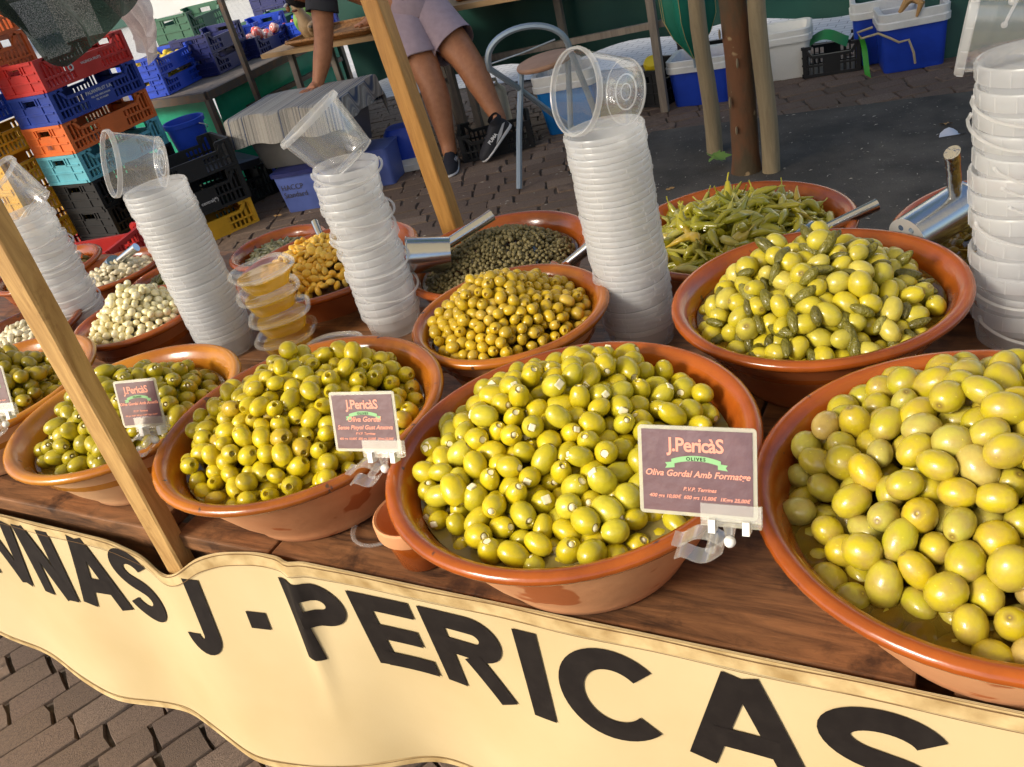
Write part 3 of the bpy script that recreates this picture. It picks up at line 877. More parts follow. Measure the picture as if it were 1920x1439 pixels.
def zone(p, x, y, Rm):
    d = Vector((p[0] - x, p[1] - y)); vd = Vector((-x, -y)).normalized(); sd = Vector((-vd.y, vd.x))
    f_, s_ = d.dot(vd) / Rm, d.dot(sd) / Rm
    if math.hypot(f_, s_) < .33: return ', near the crest of the heap'
    if f_ > .62: return ', at the near edge of the heap'
    if abs(f_) >= abs(s_): return ', on the near slope of the heap' if f_ > 0 else ', on the far slope of the heap'
    return ', on the right slope of the heap' if s_ > 0 else ', on the left slope of the heap'

def heap(key, name, label, cat, group, meshes, r, n, Rm, H, dz, seed, off=(0, 0), keep=300, minpx=14, extra=None, flat=0.6, p=1.7, layers=1.5, scale=(0.86, 1.14), rough_=0.65, stuff_label=None, face=0):
    x, y, zr, rad, zb = BOWLS[key]
    P = heap_points(x, y, zr - dz, Rm, H, r, n, seed, off, p, rough_, layers)
    px = shown(P, r)
    order = np.argsort(-px)
    g = random.Random(seed)
    rest = MB(); cnt = 0
    for i in order:
        me = g.choice(meshes); q = rand_quat(g, flat); s = g.uniform(*scale)
        if face and g.random() < face:
            tv = (Vector((0, 0, CAMZ)) - Vector(P[i])).normalized() + Vector((g.gauss(0, .6), g.gauss(0, .6), g.gauss(0, .6)))
            q = tv.normalized().to_track_quat('Z', 'Y')
        if px[i] >= minpx and cnt < keep:
            o = put(name, me, None, P[i], q, (s * g.uniform(.9, 1.06), s * g.uniform(.9, 1.06), s * g.uniform(.9, 1.12)))
            tag(o, label + zone(P[i], x, y, Rm), cat, group); cnt += 1
            if extra: extra(o, g)
        else:
            Mx = Matrix.Translation(P[i]) @ q.to_matrix().to_4x4() @ Matrix.Scale(s, 4)
            rest.add([Mx @ v.co for v in me.vertices], [tuple(pp.vertices) for pp in me.polygons])
    if rest.v:
        o = rest.build(name + '_underlayer', meshes[0].materials[0], None, True, weld=False)
        tag(o, stuff_label or ('more of the same heaped underneath: ' + cat), cat, None, 'stuff')
    return P

def mesh_of(name, prof, mats, n=14):
    return lathe_mesh(name, prof, mats, n)

# F whole gordal olives
ms = [mesh_of('gordal_olive', olive_prof(.0168, .0210), M_gordal, 16), mesh_of('gordal_olive', olive_prof(.0164, .0222), M_gordal, 16), mesh_of('gordal_olive', olive_prof(.0176, .0192), M_gordal, 16)]
heap('F', 'gordal_olive', 'whole green olive in the corner bowl', 'olive', 'whole olives in the corner bowl', ms, .0177, 275, .202, .112, .040, 11, off=(.01, .03), p=1.5)

# E cheese-stuffed olives
ms = [mesh_of('stuffed_olive', olive_prof(.0146, .0182, 'hole'), M_cheeseol), mesh_of('stuffed_olive', olive_prof(.0150, .0178, 'hole'), M_cheeseol), mesh_of('stuffed_olive', olive_prof(.0142, .0190, 'hole'), M_cheeseol)]
cb = MB().box(-.0058, .0052, -.0050, .0056, .004, .0168).mesh('cheese', M_cheese); bevel_mesh(cb, .0018, 2)
cb2 = MB().box(-.0050, .0056, -.0054, .0046, .004, .0184).mesh('cheese', M_cheese); bevel_mesh(cb2, .0020, 2)
pg_ = MB().ellip((0, 0, .0128), .0056, .0050, .0048, 9, 6).mesh('cheese', M_cheese, True)
def add_cheese(o, g):
    put('cheese', g.choice((cb, pg_, pg_, cb2)), o, (0, 0, 0), (g.uniform(-.12, .12), g.uniform(-.12, .12), g.uniform(0, 3)), (g.uniform(.75, 1.1), g.uniform(.75, 1.1), g.uniform(.94, 1.05)))
heap('E', 'cheese_stuffed_olive', 'green olive stuffed with a white cheese cube', 'stuffed olive', 'cheese-stuffed olives in the bowl above PERICAS', ms, .0156, 275, .190, .088, .040, 12, off=(-.03, .04), extra=add_cheese, p=1.5, face=.42)

# D pitted olives
ms = [mesh_of('pitted_olive', olive_prof(.0146, .0176, 'hole'), M_pitol, 16), mesh_of('pitted_olive', olive_prof(.0150, .0170, 'hole'), M_pitol, 16), mesh_of('pitted_olive', olive_prof(.0142, .0185, 'hole'), M_pitol, 16)]
heap('D', 'pitted_olive', 'pitted green olive in the speckled bowl', 'pitted olive', 'pitted olives in the speckled bowl', ms, .0154, 275, .182, .096, .042, 13, off=(-.02, .02), p=1.7, face=.3)

# C almond-stuffed
ms = [mesh_of('almond_olive', olive_prof(.0150, .0180, 'hole'), M_almol), mesh_of('almond_olive', olive_prof(.0146, .0188, 'hole'), M_almol)]
al = MB().ellip((0, 0, .0128), .0034, .0026, .0056, 8, 6).mesh('almond', M_almond, True)
def add_almond(o, g):
    put('almond', al, o, (0, 0, 0), (0, 0, g.uniform(0, 3)))
heap('C', 'almond_stuffed_olive', 'green olive stuffed with a white almond', 'stuffed olive', 'almond-stuffed olives behind the pale post', ms, .0158, 215, .158, .092, .040, 14, extra=add_almond, face=.4)
# A dark olives
ms = [mesh_of('dark_olive', olive_prof(.0150, .0185, 'hole'), M_redol), mesh_of('dark_olive', olive_prof(.0146, .0190, 'hole'), M_redol)]
heap('A', 'dark_green_olive', 'dark green olive at the picture edge', 'olive', 'dark olives at the picture edge', ms, .0158, 215, .165, .085, .038, 15)
# G little pitted olives
ms = [mesh_of('little_olive', olive_prof(.0100, .0118, 'hole'), M_smallol, 12), mesh_of('little_olive', olive_prof(.0104, .0114, 'hole'), M_smallol, 12)]
heap('G', 'little_pitted_olive', 'little yellow-green pitted olive before the capers', 'pitted olive', 'little pitted olives in the small bowl', ms, .0107, 330, .136, .088, .034, 16, off=(-.02, .0), minpx=10, face=.25)
# H olives with gherkins
ms = [mesh_of('green_olive', olive_prof(.0158, .0190, 'dimple'), M_gherkol), mesh_of('green_olive', olive_prof(.0152, .0196, 'dimple'), M_gherkol), mesh_of('green_olive', olive_prof(.0154, .0184), M_gherkol), mesh_of('green_olive', olive_prof(.0160, .0190), M_gherkol), mesh_of('green_olive', olive_prof(.0158, .0186, 'hole'), M_gherkol)]
PH = heap('H', 'green_olive', 'large green olive lying among gherkins', 'olive', 'olives in the bowl with gherkins', ms, .0166, 195, .172, .100, .036, 17, p=1.8)
def gherkin_mesh(k):
    g = random.Random(k); L = g.uniform(.013, .021); rr = g.uniform(.0062, .0084); bend = g.uniform(-9, 9)
    pr = [(0, -L)] + [(rr * math.sin(PI * (i + .5) / 8) ** .55 * (1.05 - .02 * i), -L + 2 * L * (i + .5) / 8) for i in range(8)] + [(0, L)]
    return lathe_mesh('gherkin', pr, M_gherkin, 9, bend)
gm = [gherkin_mesh(k) for k in range(5)]
g = random.Random(91); px = shown(PH, .0166); vis_ = [i for i in range(len(PH)) if px[i] > 25]
pairs = [(i, j) for a_, i in enumerate(vis_) for j in vis_[a_ + 1:] if np.linalg.norm(PH[i] - PH[j]) < .037]
g.shuffle(pairs); used_ = []
for i, j in pairs:
    mid = Vector((PH[i] + PH[j]) / 2)
    if any((mid - u).length < .022 for u in used_) or len(used_) >= 60: continue
    used_.append(mid)
    toc = (Vector((0, 0, CAMZ)) - mid).normalized(); nrm_ = (toc + Vector((0, 0, .6))).normalized()
    ax_ = Vector(PH[i] - PH[j]).cross(nrm_).normalized() * (1 if g.random() < .5 else -1)
    ax_ = (ax_ + nrm_ * g.uniform(-.5, .5) + Vector((g.uniform(-.3, .3), g.uniform(-.3, .3), 0))).normalized()
    o = put('gherkin', g.choice(gm), None, mid + nrm_ * g.uniform(.010, .014), ax_.to_track_quat('Z', 'Y'), (g.uniform(.95, 1.35),) * 3)
    tag(o, 'small wrinkled gherkin lying on the large green olives', 'gherkin', 'gherkins among the olives')
# O pearl onions
ms = [mesh_of('pearl_onion', olive_prof(.0092, .0098, 'x', 7), M_onion, 12), mesh_of('pearl_onion', olive_prof(.0084, .0094, 'x', 7), M_onion, 12), lathe_mesh('pearl_onion', [(0, -.0092), (.005, -.0085), (.0088, -.003), (.0086, .002), (.005, .0075), (.0018, .0105), (0, .0125)], M_onion, 12, 3), lathe_mesh('pearl_onion', [(0, -.0115), (.003, -.010), (.0078, -.004), (.0080, .003), (.0045, .009), (0, .0105)], M_onion, 12, -5)]
heap('O', 'pearl_onion', 'small round white pearl onion', 'pearl onion', 'pearl onions in the low bowl', ms, .0098, 360, .124, .098, .026, 18, minpx=7, p=1.3)
# lupins
ms = [MB().ellip((0, 0, 0), .0122, .0105, .0062, 12, 7).mesh('lupin_bean', M_lupin, True)]
heap('lup', 'lupin_bean', 'flat yellow lupin bean', 'lupin bean', 'lupin beans behind the oil tubs', ms, .0090, 420, .155, .085, .036, 19, off=(-.02, -.02), keep=240, minpx=6, flat=.9)
# capers: far too many to count
x, y, zr, rad, zb = BOWLS['cap']
P = heap_points(x, y, zr - .036, .172, .075, .0050, 1500, 20, layers=3.0, iters=26)
cm = MB()
g = random.Random(20)
for q in P:
    s = g.uniform(.8, 1.25)
    V0 = len(cm.v); cm.ellip((0, 0, 0), .0046 * s, .0043 * s, .0054 * s, 7, 5)
    cm.xf(Matrix.Translation(q) @ rand_quat(g, .8).to_matrix().to_4x4(), V0)
tag(cm.build('capers', M_caper, None, True, weld=False), 'heap of small dull-green capers', 'capers', None, 'stuff')
# chillies
def chilli_mesh(k):
    g = random.Random(k + 40); L = g.uniform(.060, .095); n = 13; rr = g.uniform(.0092, .0120)
    c1, c2 = g.uniform(-1, 1), g.uniform(-1, 1); pts = []; rd = []
    for i in range(n + 1):
        t = i / n
        pts.append((L * .55 * c1 * (t - .5) ** 2 * 2.2 + L * .13 * math.sin(t * 5 + c2), L * .10 * c2 * math.sin(t * 4.0), (t - .5) * L))
        rd.append(rr * min(1, .35 + t * 4.2) * (1 - .85 * t ** 2.2) * (1 + .08 * math.sin(t * 19 + c1 * 5)))
    rd = [max(q, rr * .08) for q in rd]
    mb = MB().tube(pts, rd, 8, flat=.8)
    st = Vector(pts[0]); d = (Vector(pts[0]) - Vector(pts[1])).normalized()
    mb.tube([st, st + d * .006 + Vector((.001, 0, 0)), st + d * .014 + Vector((.004 * c1, .002, 0))], [.0018, .0014, .0016], 5)
    return mb.mesh('chilli', M_chilli, True, False, 60)
cms = [chilli_mesh(k) for k in range(8)]
heap('pep', 'pickled_chilli', 'pickled green chilli with its stalk', 'chilli', 'pickled chillies in the wide bowl', cms, .0125, 340, .180, .072, .036, 22, keep=200, minpx=5, flat=.28, p=1.9, layers=2.6, scale=(.85, 1.2))
# sliced gherkins, beans, garlic, carrots, caper berries
sm = [lathe_mesh('sliced_gherkin', [(0, -.016), (.004, -.013), (.0048, 0), (.004, .013), (0, .016)], M_seed, 8, 4), lathe_mesh('sliced_gherkin', [(0, -.012), (.004, -.010), (.005, 0), (.004, .010), (0, .012)], M_seed, 8, -5)]
heap('sli', 'gherkin_strip', 'dark gherkin strip before the yellow crate', 'gherkin', 'gherkin strips before the yellow crate', sm, 0.0072, 320, .105, .030, .034, 23, keep=110, minpx=5, flat=.3)
heap('ghe', 'brown_gherkin', 'small brown gherkin behind the onions', 'gherkin', 'brown gherkins behind the onions', [gherkin_mesh(k + 60) for k in range(4)], .0085, 220, .098, .045, .034, 29, keep=90, minpx=5, flat=.35)
bm_ = [MB().ellip((0, 0, 0), .0125, .0085, .0068, 10, 7).mesh('white_bean', M_bean, True)]
bm_[0].transform(Matrix.Rotation(PI / 2, 4, 'Y'))
heap('bea', 'white_bean', 'pale white bean beyond the pearl onions', 'bean', 'white beans beyond the onions', bm_, .0092, 230, .112, .045, .034, 24, keep=120, minpx=5, flat=.4)
gl_ = [lathe_mesh('garlic_clove', [(0, -.013), (.006, -.010), (.008, -.002), (.005, .007), (0, .014)], M_garlic, 8, 8)]
heap('gar', 'garlic_clove', 'peeled garlic clove beside the onion bowl', 'garlic', 'garlic cloves beside the onions', gl_, .0092, 220, .108, .030, .028, 25, keep=80, minpx=6, flat=.4)
cr_ = [MB().box(-.004, .004, -.0035, .0035, -.014, .014).mesh('carrot_stick', M_carrot)]
heap('mix', 'carrot_stick', 'orange carrot stick behind the pale post', 'carrot', 'carrots in the salad bowl', cr_, .0105, 120, .125, .045, .034, 26, keep=60, minpx=6, flat=.4)
ps_ = [MB().ellip((0, 0, 0), .0145, .0135, .006, 10, 6).mesh('pickle_slice', M_gherkin, True)]
heap('mix', 'pickle_slice', 'green pickle slice among the carrot sticks', 'gherkin', 'pickle slices in the salad bowl', ps_, .0115, 110, .125, .045, .033, 27, keep=60, minpx=6, flat=.8)
def berry_mesh(k):
    g = random.Random(k + 70)
    mb = MB().ellip((0, 0, .016), .0062, .0062, .0095, 9, 6)
    c = g.uniform(-1, 1)
    mb.tube([(0, 0, .007), (.004 * c, .002, -.008), (.012 * c, .005, -.024)], [.0013, .0011, .0011], 5)
    return mb.mesh('caper_berry', M_capestem, True, False, 60)
heap('ber', 'caper_berry', 'brownish caper berry on a long stalk', 'caper berry', 'caper berries under the perforated scoop', [berry_mesh(k) for k in range(4)], .0105, 330, .190, .065, .036, 28, keep=150, minpx=5, flat=.5)
# ---------------------------------------------------------------- plastic tubs in stacks
def tub_mesh(name, rt, rb, hh, band, ribs, clear=False):
    """open tub, wall + rim band with small ribs; returns (wall mesh, rim mesh)"""
    w = MB().lathe([(0, .001), (rb * .55, .001), (rb * .6, .003), (rb - .004, .003), (rb, .006), (rb + (rt - rb) * .5, hh * .5), (rt, hh - .002)], 40)
    wm = w.mesh('wall', M_cupclear if clear else M_cup, True, True, 50)
    k = MB().lathe([(rt - .0005, hh - band), (rt + .0030, hh - band), (rt + .0034, hh - band + .0008), (rt + .0034, hh - .0030), (rt + .0030, hh - .0018), (rt + .0024, hh - .0004), (rt + .0012, hh), (rt - .0006, hh - .001)], 40)
    for i in range(ribs):
        a = 2 * PI * i / ribs
        c_, s_ = math.cos(a), math.sin(a); r0, r1 = rt + .0030, rt + .0042
        z0, z1 = hh - band, hh - .003; t = .0007
        k.add([(r0 * c_ + t * s_, r0 * s_ - t * c_, z0), (r0 * c_ - t * s_, r0 * s_ + t * c_, z0), (r1 * c_ - t * s_, r1 * s_ + t * c_, z0), (r1 * c_ + t * s_, r1 * s_ - t * c_, z0),
               (r0 * c_ + t * s_, r0 * s_ - t * c_, z1), (r0 * c_ - t * s_, r0 * s_ + t * c_, z1), (r1 * c_ - t * s_, r1 * s_ + t * c_, z1), (r1 * c_ + t * s_, r1 * s_ - t * c_, z1)],
              [(0, 3, 2, 1), (4, 5, 6, 7), (0, 1, 5, 4), (1, 2, 6, 5), (2, 3, 7, 6), (3, 0, 4, 7)])
    km = k.mesh('rim', M_cuprim, True, False, 40)
    return wm, km
def handle_mesh(rt, z, drop, bulge):
    pts = []
    for i in range(25):
        a = PI * i / 24
        e = rt + .006 + bulge * math.sin(a) ** .5
        pts.append((e * math.cos(a), e * math.sin(a), z - drop * math.sin(a) ** 1.2))
    mb = MB().tube(pts, .0018, 6, flat=1.5)
    for sx in (-1, 1):
        mb.ellip((sx * (rt + .006), 0, z), .003, .004, .004, 8, 5)
    return mb.mesh('handle', M_cuprim, True, False, 60)
STY = {'thin': (tub_mesh('t', .0640, .0585, .056, .0096, 14), .0104), 'mid': (tub_mesh('m', .0630, .0570, .062, .0140, 14), .0175), 'tall': (tub_mesh('l', .0690, .0610, .075, .0240, 16), .0305)}
HM = {'thin': handle_mesh(.0620, .051, .010, .003), 'mid': handle_mesh(.0630, .056, .016, .007), 'tall': handle_mesh(.0690, .064, .028, .016)}
CLEARTUB = tub_mesh('c', .0640, .0520, .105, .010, 16, True)
BASERING = MB().lathe([(.0500, .0035), (.0520, .0015), (.0525, .004), (.0500, .0045)], 32).lathe([(.026, .001), (.0285, .0005), (.0285, .0025), (.026, .0025)], 32).lathe([(.012, .001), (.0135, .0005), (.0135, .0022), (.012, .0022)], 20).mesh('base_ring', M_cuprim, True)
ORD = 'topmost second third fourth fifth sixth seventh eighth ninth tenth eleventh twelfth thirteenth fourteenth fifteenth sixteenth seventeenth eighteenth nineteenth twentieth'.split()
ORD += ['twenty-' + w for w in 'first second third fourth fifth sixth seventh eighth ninth'.split()] + ['thirtieth'] + ['thirty-' + w for w in 'first second third fourth fifth sixth'.split()]
def nth(k, n, where):
    if k == n - 1: return 'lowest milky tub of the stack ' + where
    if k == 0: return 'topmost upright milky tub of the stack ' + where
    return ORD[k] + ' milky tub from the top of the stack ' + where
def stack(x, y, z0, n, sty, label, group, lean, seed, top=None, handles=0.0, sp=None, face=250):
    g = random.Random(seed)
    (wm, km), s_ = STY[sty]; s_ = sp or s_
    wob = 0.0
    for i in range(n):
        z = z0 + i * s_
        jg = .0006 if sty == 'thin' else .0026
        dx = lean[0] * i * s_ + g.gauss(0, jg); dy = lean[1] * i * s_ + g.gauss(0, jg)
        c = empty('plastic_tub', (x + dx, y + dy, z), 0, nth(n - 1 - i, n, label), 'tub', group, rot=(g.gauss(0, jg * 12) - lean[1], g.gauss(0, jg * 12) + lean[0], g.uniform(0, 6)))
        put('wall', wm, c); put('rim', km, c)
        if g.random() < handles:
            put('handle', HM[sty], c, (0, 0, 0), (0, 0, R(face) - c.rotation_euler[2] + g.gauss(0, .5)))
    return (x + lean[0] * n * s_, y + lean[1] * n * s_, z0 + (n - 1) * s_ + {'thin': .056, 'mid': .062, 'tall': .075}[sty])
GRP = 'stacked plastic tubs'
t4 = stack(-.570, 1.300, TZ, 35, 'thin', 'before the tree', 'tubs stacked before the tree', (-.012, .004), 41, sp=.0104)
t3 = stack(-1.150, 1.318, TZ, 18, 'mid', 'beside the capers', 'tubs stacked beside the capers', (-.010, .01), 42, handles=.35, face=245, sp=.0186)
t2 = stack(-1.552, 1.198, TZ, 34, 'thin', 'before the black crates', 'tubs stacked before the black crates', (-.012, 0), 43, sp=.0106)
t1 = stack(-2.155, 1.262, TZ, 18, 'mid', 'beside the garlic', 'tubs stacked beside the garlic', (0, .01), 44, handles=.3, face=240, sp=.0165)
t5 = stack(.040, 1.352, TZ, 13, 'tall', 'by the caper berries', 'tubs stacked by the caper berries', (-.03, .0), 45, handles=.75, face=225, sp=.0305)
t0 = stack(-2.42, 1.10, TZ, 14, 'thin', 'behind the pale post', 'tubs stacked behind the pale post', (0, 0), 46)
def loose(base, axis, label, roll=0.0, k=1.0, handle=False):
    q = Vector(axis).normalized().to_track_quat('Z', 'Y') @ Quaternion((0, 0, 1), roll)
    c = empty('plastic_tub', base, 0, label, 'tub', 'loose tubs lying on the stacks')
    c.rotation_mode = 'QUATERNION'; c.rotation_quaternion = q; c.scale = (k, k, k)
    put('wall', CLEARTUB[0], c); put('rim', CLEARTUB[1], c); put('base_ring', BASERING, c)
    if handle: put('handle', HM['tall'], c, (0, 0, 0), (0, 0, 0))
    return c
def on(t, d, axis): return (t[0] + d[0], t[1] + d[1], t[2] + d[2])
def lean_on(t, right, up, near, axis, label, k=1.0, handle=False):
    # base centre given from the stack's mouth centre: to the picture's right, up, and towards the viewer
    loose((t[0] + .87 * right + .0 * up + .3 * near, t[1] + .43 * right - .8 * near, t[2] + up), axis, label, .4, k, handle)
lean_on(t4, .048, .045, -.01, (-.52, -.80, .30), 'clear tub lying tilted on the tallest neat stack')
lean_on(t3, .022, .000, 0, (-.36, -.20, .78), 'clear tub standing askew in the stack beside the capers', 1.12)
lean_on(t2, .036, .042, -.01, (-.34, -.68, .26), 'clear tub lying tilted on the stack before the black crates')
lean_on(t1, .030, .000, 0, (-.40, -.16, .62), 'clear tub leaning over in the stack beside the garlic', 1.12)
lean_on(t5, .050, .034, 0, (-.95, .02, .16), 'clear tub lying on its side on the stack at the picture edge', 1.2, True)

# ---------------------------------------------------------------- oil tubs
ROUND = 0.9
def oil_tub(x, y, z, rz, label):
    o = empty('oil_tub', (x, y, z), rz, label, 'oil tub', 'clear tubs of golden oil')
    MB().loft([(0, .088, .088, .034), (.004, .098, .098, .038), (.036, .118, .118, .046), (.040, .120, .120, .047)], 6, True, False).build('wall', M_clear, o, True)
    MB().loft([(.003, .090, .090, .035), (.028, .110, .110, .043), (.031, .110, .110, .043)], 6).build('oil', M_oil, o, True)
    MB().loft([(.040, .120, .120, .047), (.040, .139, .139, .055), (.043, .141, .141, .056), (.046, .139, .139, .055), (.047, .128, .128, .051), (.044, .120, .120, .047)], 6, False, False).build('rim', M_clip, o, True)
    MB().loft([(.0475, .126, .126, .050), (.0495, .122, .122, .049), (.0455, .112, .112, .045)], 6, False, True).build('lid', M_clear, o, True)
for k, lab in enumerate(('lowest clear tub of golden oil in the stack of four', 'second clear tub of golden oil up from the table', 'third clear tub of golden oil in the stack', 'topmost clear tub of golden oil in the stack')):
    oil_tub(-1.372 - .004 * k + (.004 if k % 2 else -.003), 1.215 + .003 * k, TZ + .0008 + k * .0512, .5 + .2 * k, lab)
oil_tub(-1.205, 1.155, TZ + .0008, .2, 'single clear tub of golden oil lying beside the stack')

# ---------------------------------------------------------------- scoops
M_plate = pm('brushed_steel', (0.62, 0.62, 0.60), 0.5, 0.6)
def scoop(loc, rot, label, r0=.040, r1=.048, L=.085, hl=.20, perforated=False, hm=M_steel, hdir=(0, 0, 1), hpos=.5):
    o = empty('steel_scoop', loc, 0, label, 'scoop', 'steel scoops in the bowls', rot=rot)
    MB().lathe([(r0 - .001, .0012), (r0, 0), (r1, L), (r1 + .002, L + .001), (r1 + .002, L + .004), (r1 - .001, L + .004), (r0 - .002, .0015)], 40).build('cup', M_steel, o, True)
    if perforated:
        # end plate with real round holes
        bm = bmesh.new()
        n = 40; holes = [(0.0, 0.0)] + [(.021 * math.cos(a), .021 * math.sin(a)) for a in np.linspace(0, 2 * PI, 7)[:-1]]
        edges = []
        ring = [bm.verts.new((r0 * math.cos(2 * PI * i / n), r0 * math.sin(2 * PI * i / n), 0)) for i in range(n)]
        for i in range(n): edges.append(bm.edges.new((ring[i], ring[(i + 1) % n])))
        for hx, hy in holes:
            hr = [bm.verts.new((hx + .0052 * math.cos(2 * PI * i / 12), hy + .0052 * math.sin(2 * PI * i / 12), 0)) for i in range(12)]
            for i in range(12): edges.append(bm.edges.new((hr[i], hr[(i + 1) % 12])))
        bmesh.ops.triangle_fill(bm, use_beauty=True, edges=edges)
        me = bpy.data.meshes.new('end_plate'); bm.to_mesh(me); bm.free(); me.materials.append(M_plate)
        put('end_plate', me, o)
    else:
        MB().lathe([(0, 0), (r0, 0)], 40).build('end_plate', M_steel, o, True)
    d = Vector(hdir).normalized(); st = Vector((0, 0, L * hpos)) + Vector((d.x, d.y, 0)) * (r1 - .004)
    MB().tube([st, st + d * hl * .5, st + d * hl], [.0115, .0125, .0135], 16, flat=.8).build('handle', hm, o, True)
    return o
def rot_to(axis, roll=0):
    return (Vector(axis).normalized().to_track_quat('Z', 'Y') @ Quaternion((0, 0, 1), roll)).to_euler()
def scoop_at(mouth, base, hend, label, **kw):
    """cup from base centre to mouth centre, handle towards hend (world)"""
    b_ = Vector(base); m_ = Vector(mouth); q = (m_ - b_).normalized().to_track_quat('Z', 'Y')
    L = (m_ - b_).length; he = q.inverted() @ (Vector(hend) - b_)
    rr = kw.get('r1', .048); hp = kw.pop('hz', .4)
    side = Vector((he.x, he.y, 0)).normalized() * (rr - .005)
    st = Vector((0, 0, L * hp)) + side
    d = he - st
    return scoop(base, q.to_euler(), label, L=L, hl=d.length, hdir=d, hpos=hp, **kw)
scoop_at((-1.128, 1.405, .760), (-1.050, 1.452, .742), (-.985, 1.560, .800), 'cylindrical steel scoop lying in the capers', r0=.036, r1=.041, hz=.12)
scoop_at((-.055, 1.545, .770), (-.132, 1.440, .758), (-.068, 1.440, .905), 'perforated steel scoop with a wrinkled handle over the caper berries', perforated=True, hm=M_foil, r0=.037, r1=.039, hz=.78)
def handle_only(a, b_, label, r=.011):
    o = empty('steel_scoop', a, 0, label, 'scoop', 'steel scoops in the bowls')
    d = Vector(b_) - Vector(a)
    MB().tube([(0, 0, 0), d * .6, d], [r, r * 1.08, r * 1.15], 14, flat=.8).build('handle', M_steel, o, True)
    c = -d.normalized()
    V0 = MB().lathe([(0, 0), (.028, 0), (.034, .05), (.033, .05), (.027, .002)], 24)
    V0.xf((Vector((c.x, c.y, c.z - .25)).normalized().to_track_quat('Z', 'Y')).to_matrix().to_4x4())
    V0.build('cup', M_steel, o, True)
handle_only((-.300, 1.600, .700), (-.205, 1.668, .722), 'steel scoop handle sticking out of the chilli bowl')
handle_only((-.800, 1.470, .690), (-.742, 1.500, .725), 'steel scoop handle standing between capers and tub stack')
handle_only((-2.310, 1.535, .690), (-2.200, 1.545, .735), 'steel scoop handle over the white beans')
handle_only((-1.500, 1.555, .720), (-1.545, 1.600, .765), 'steel scoop handle above the lupin beans')

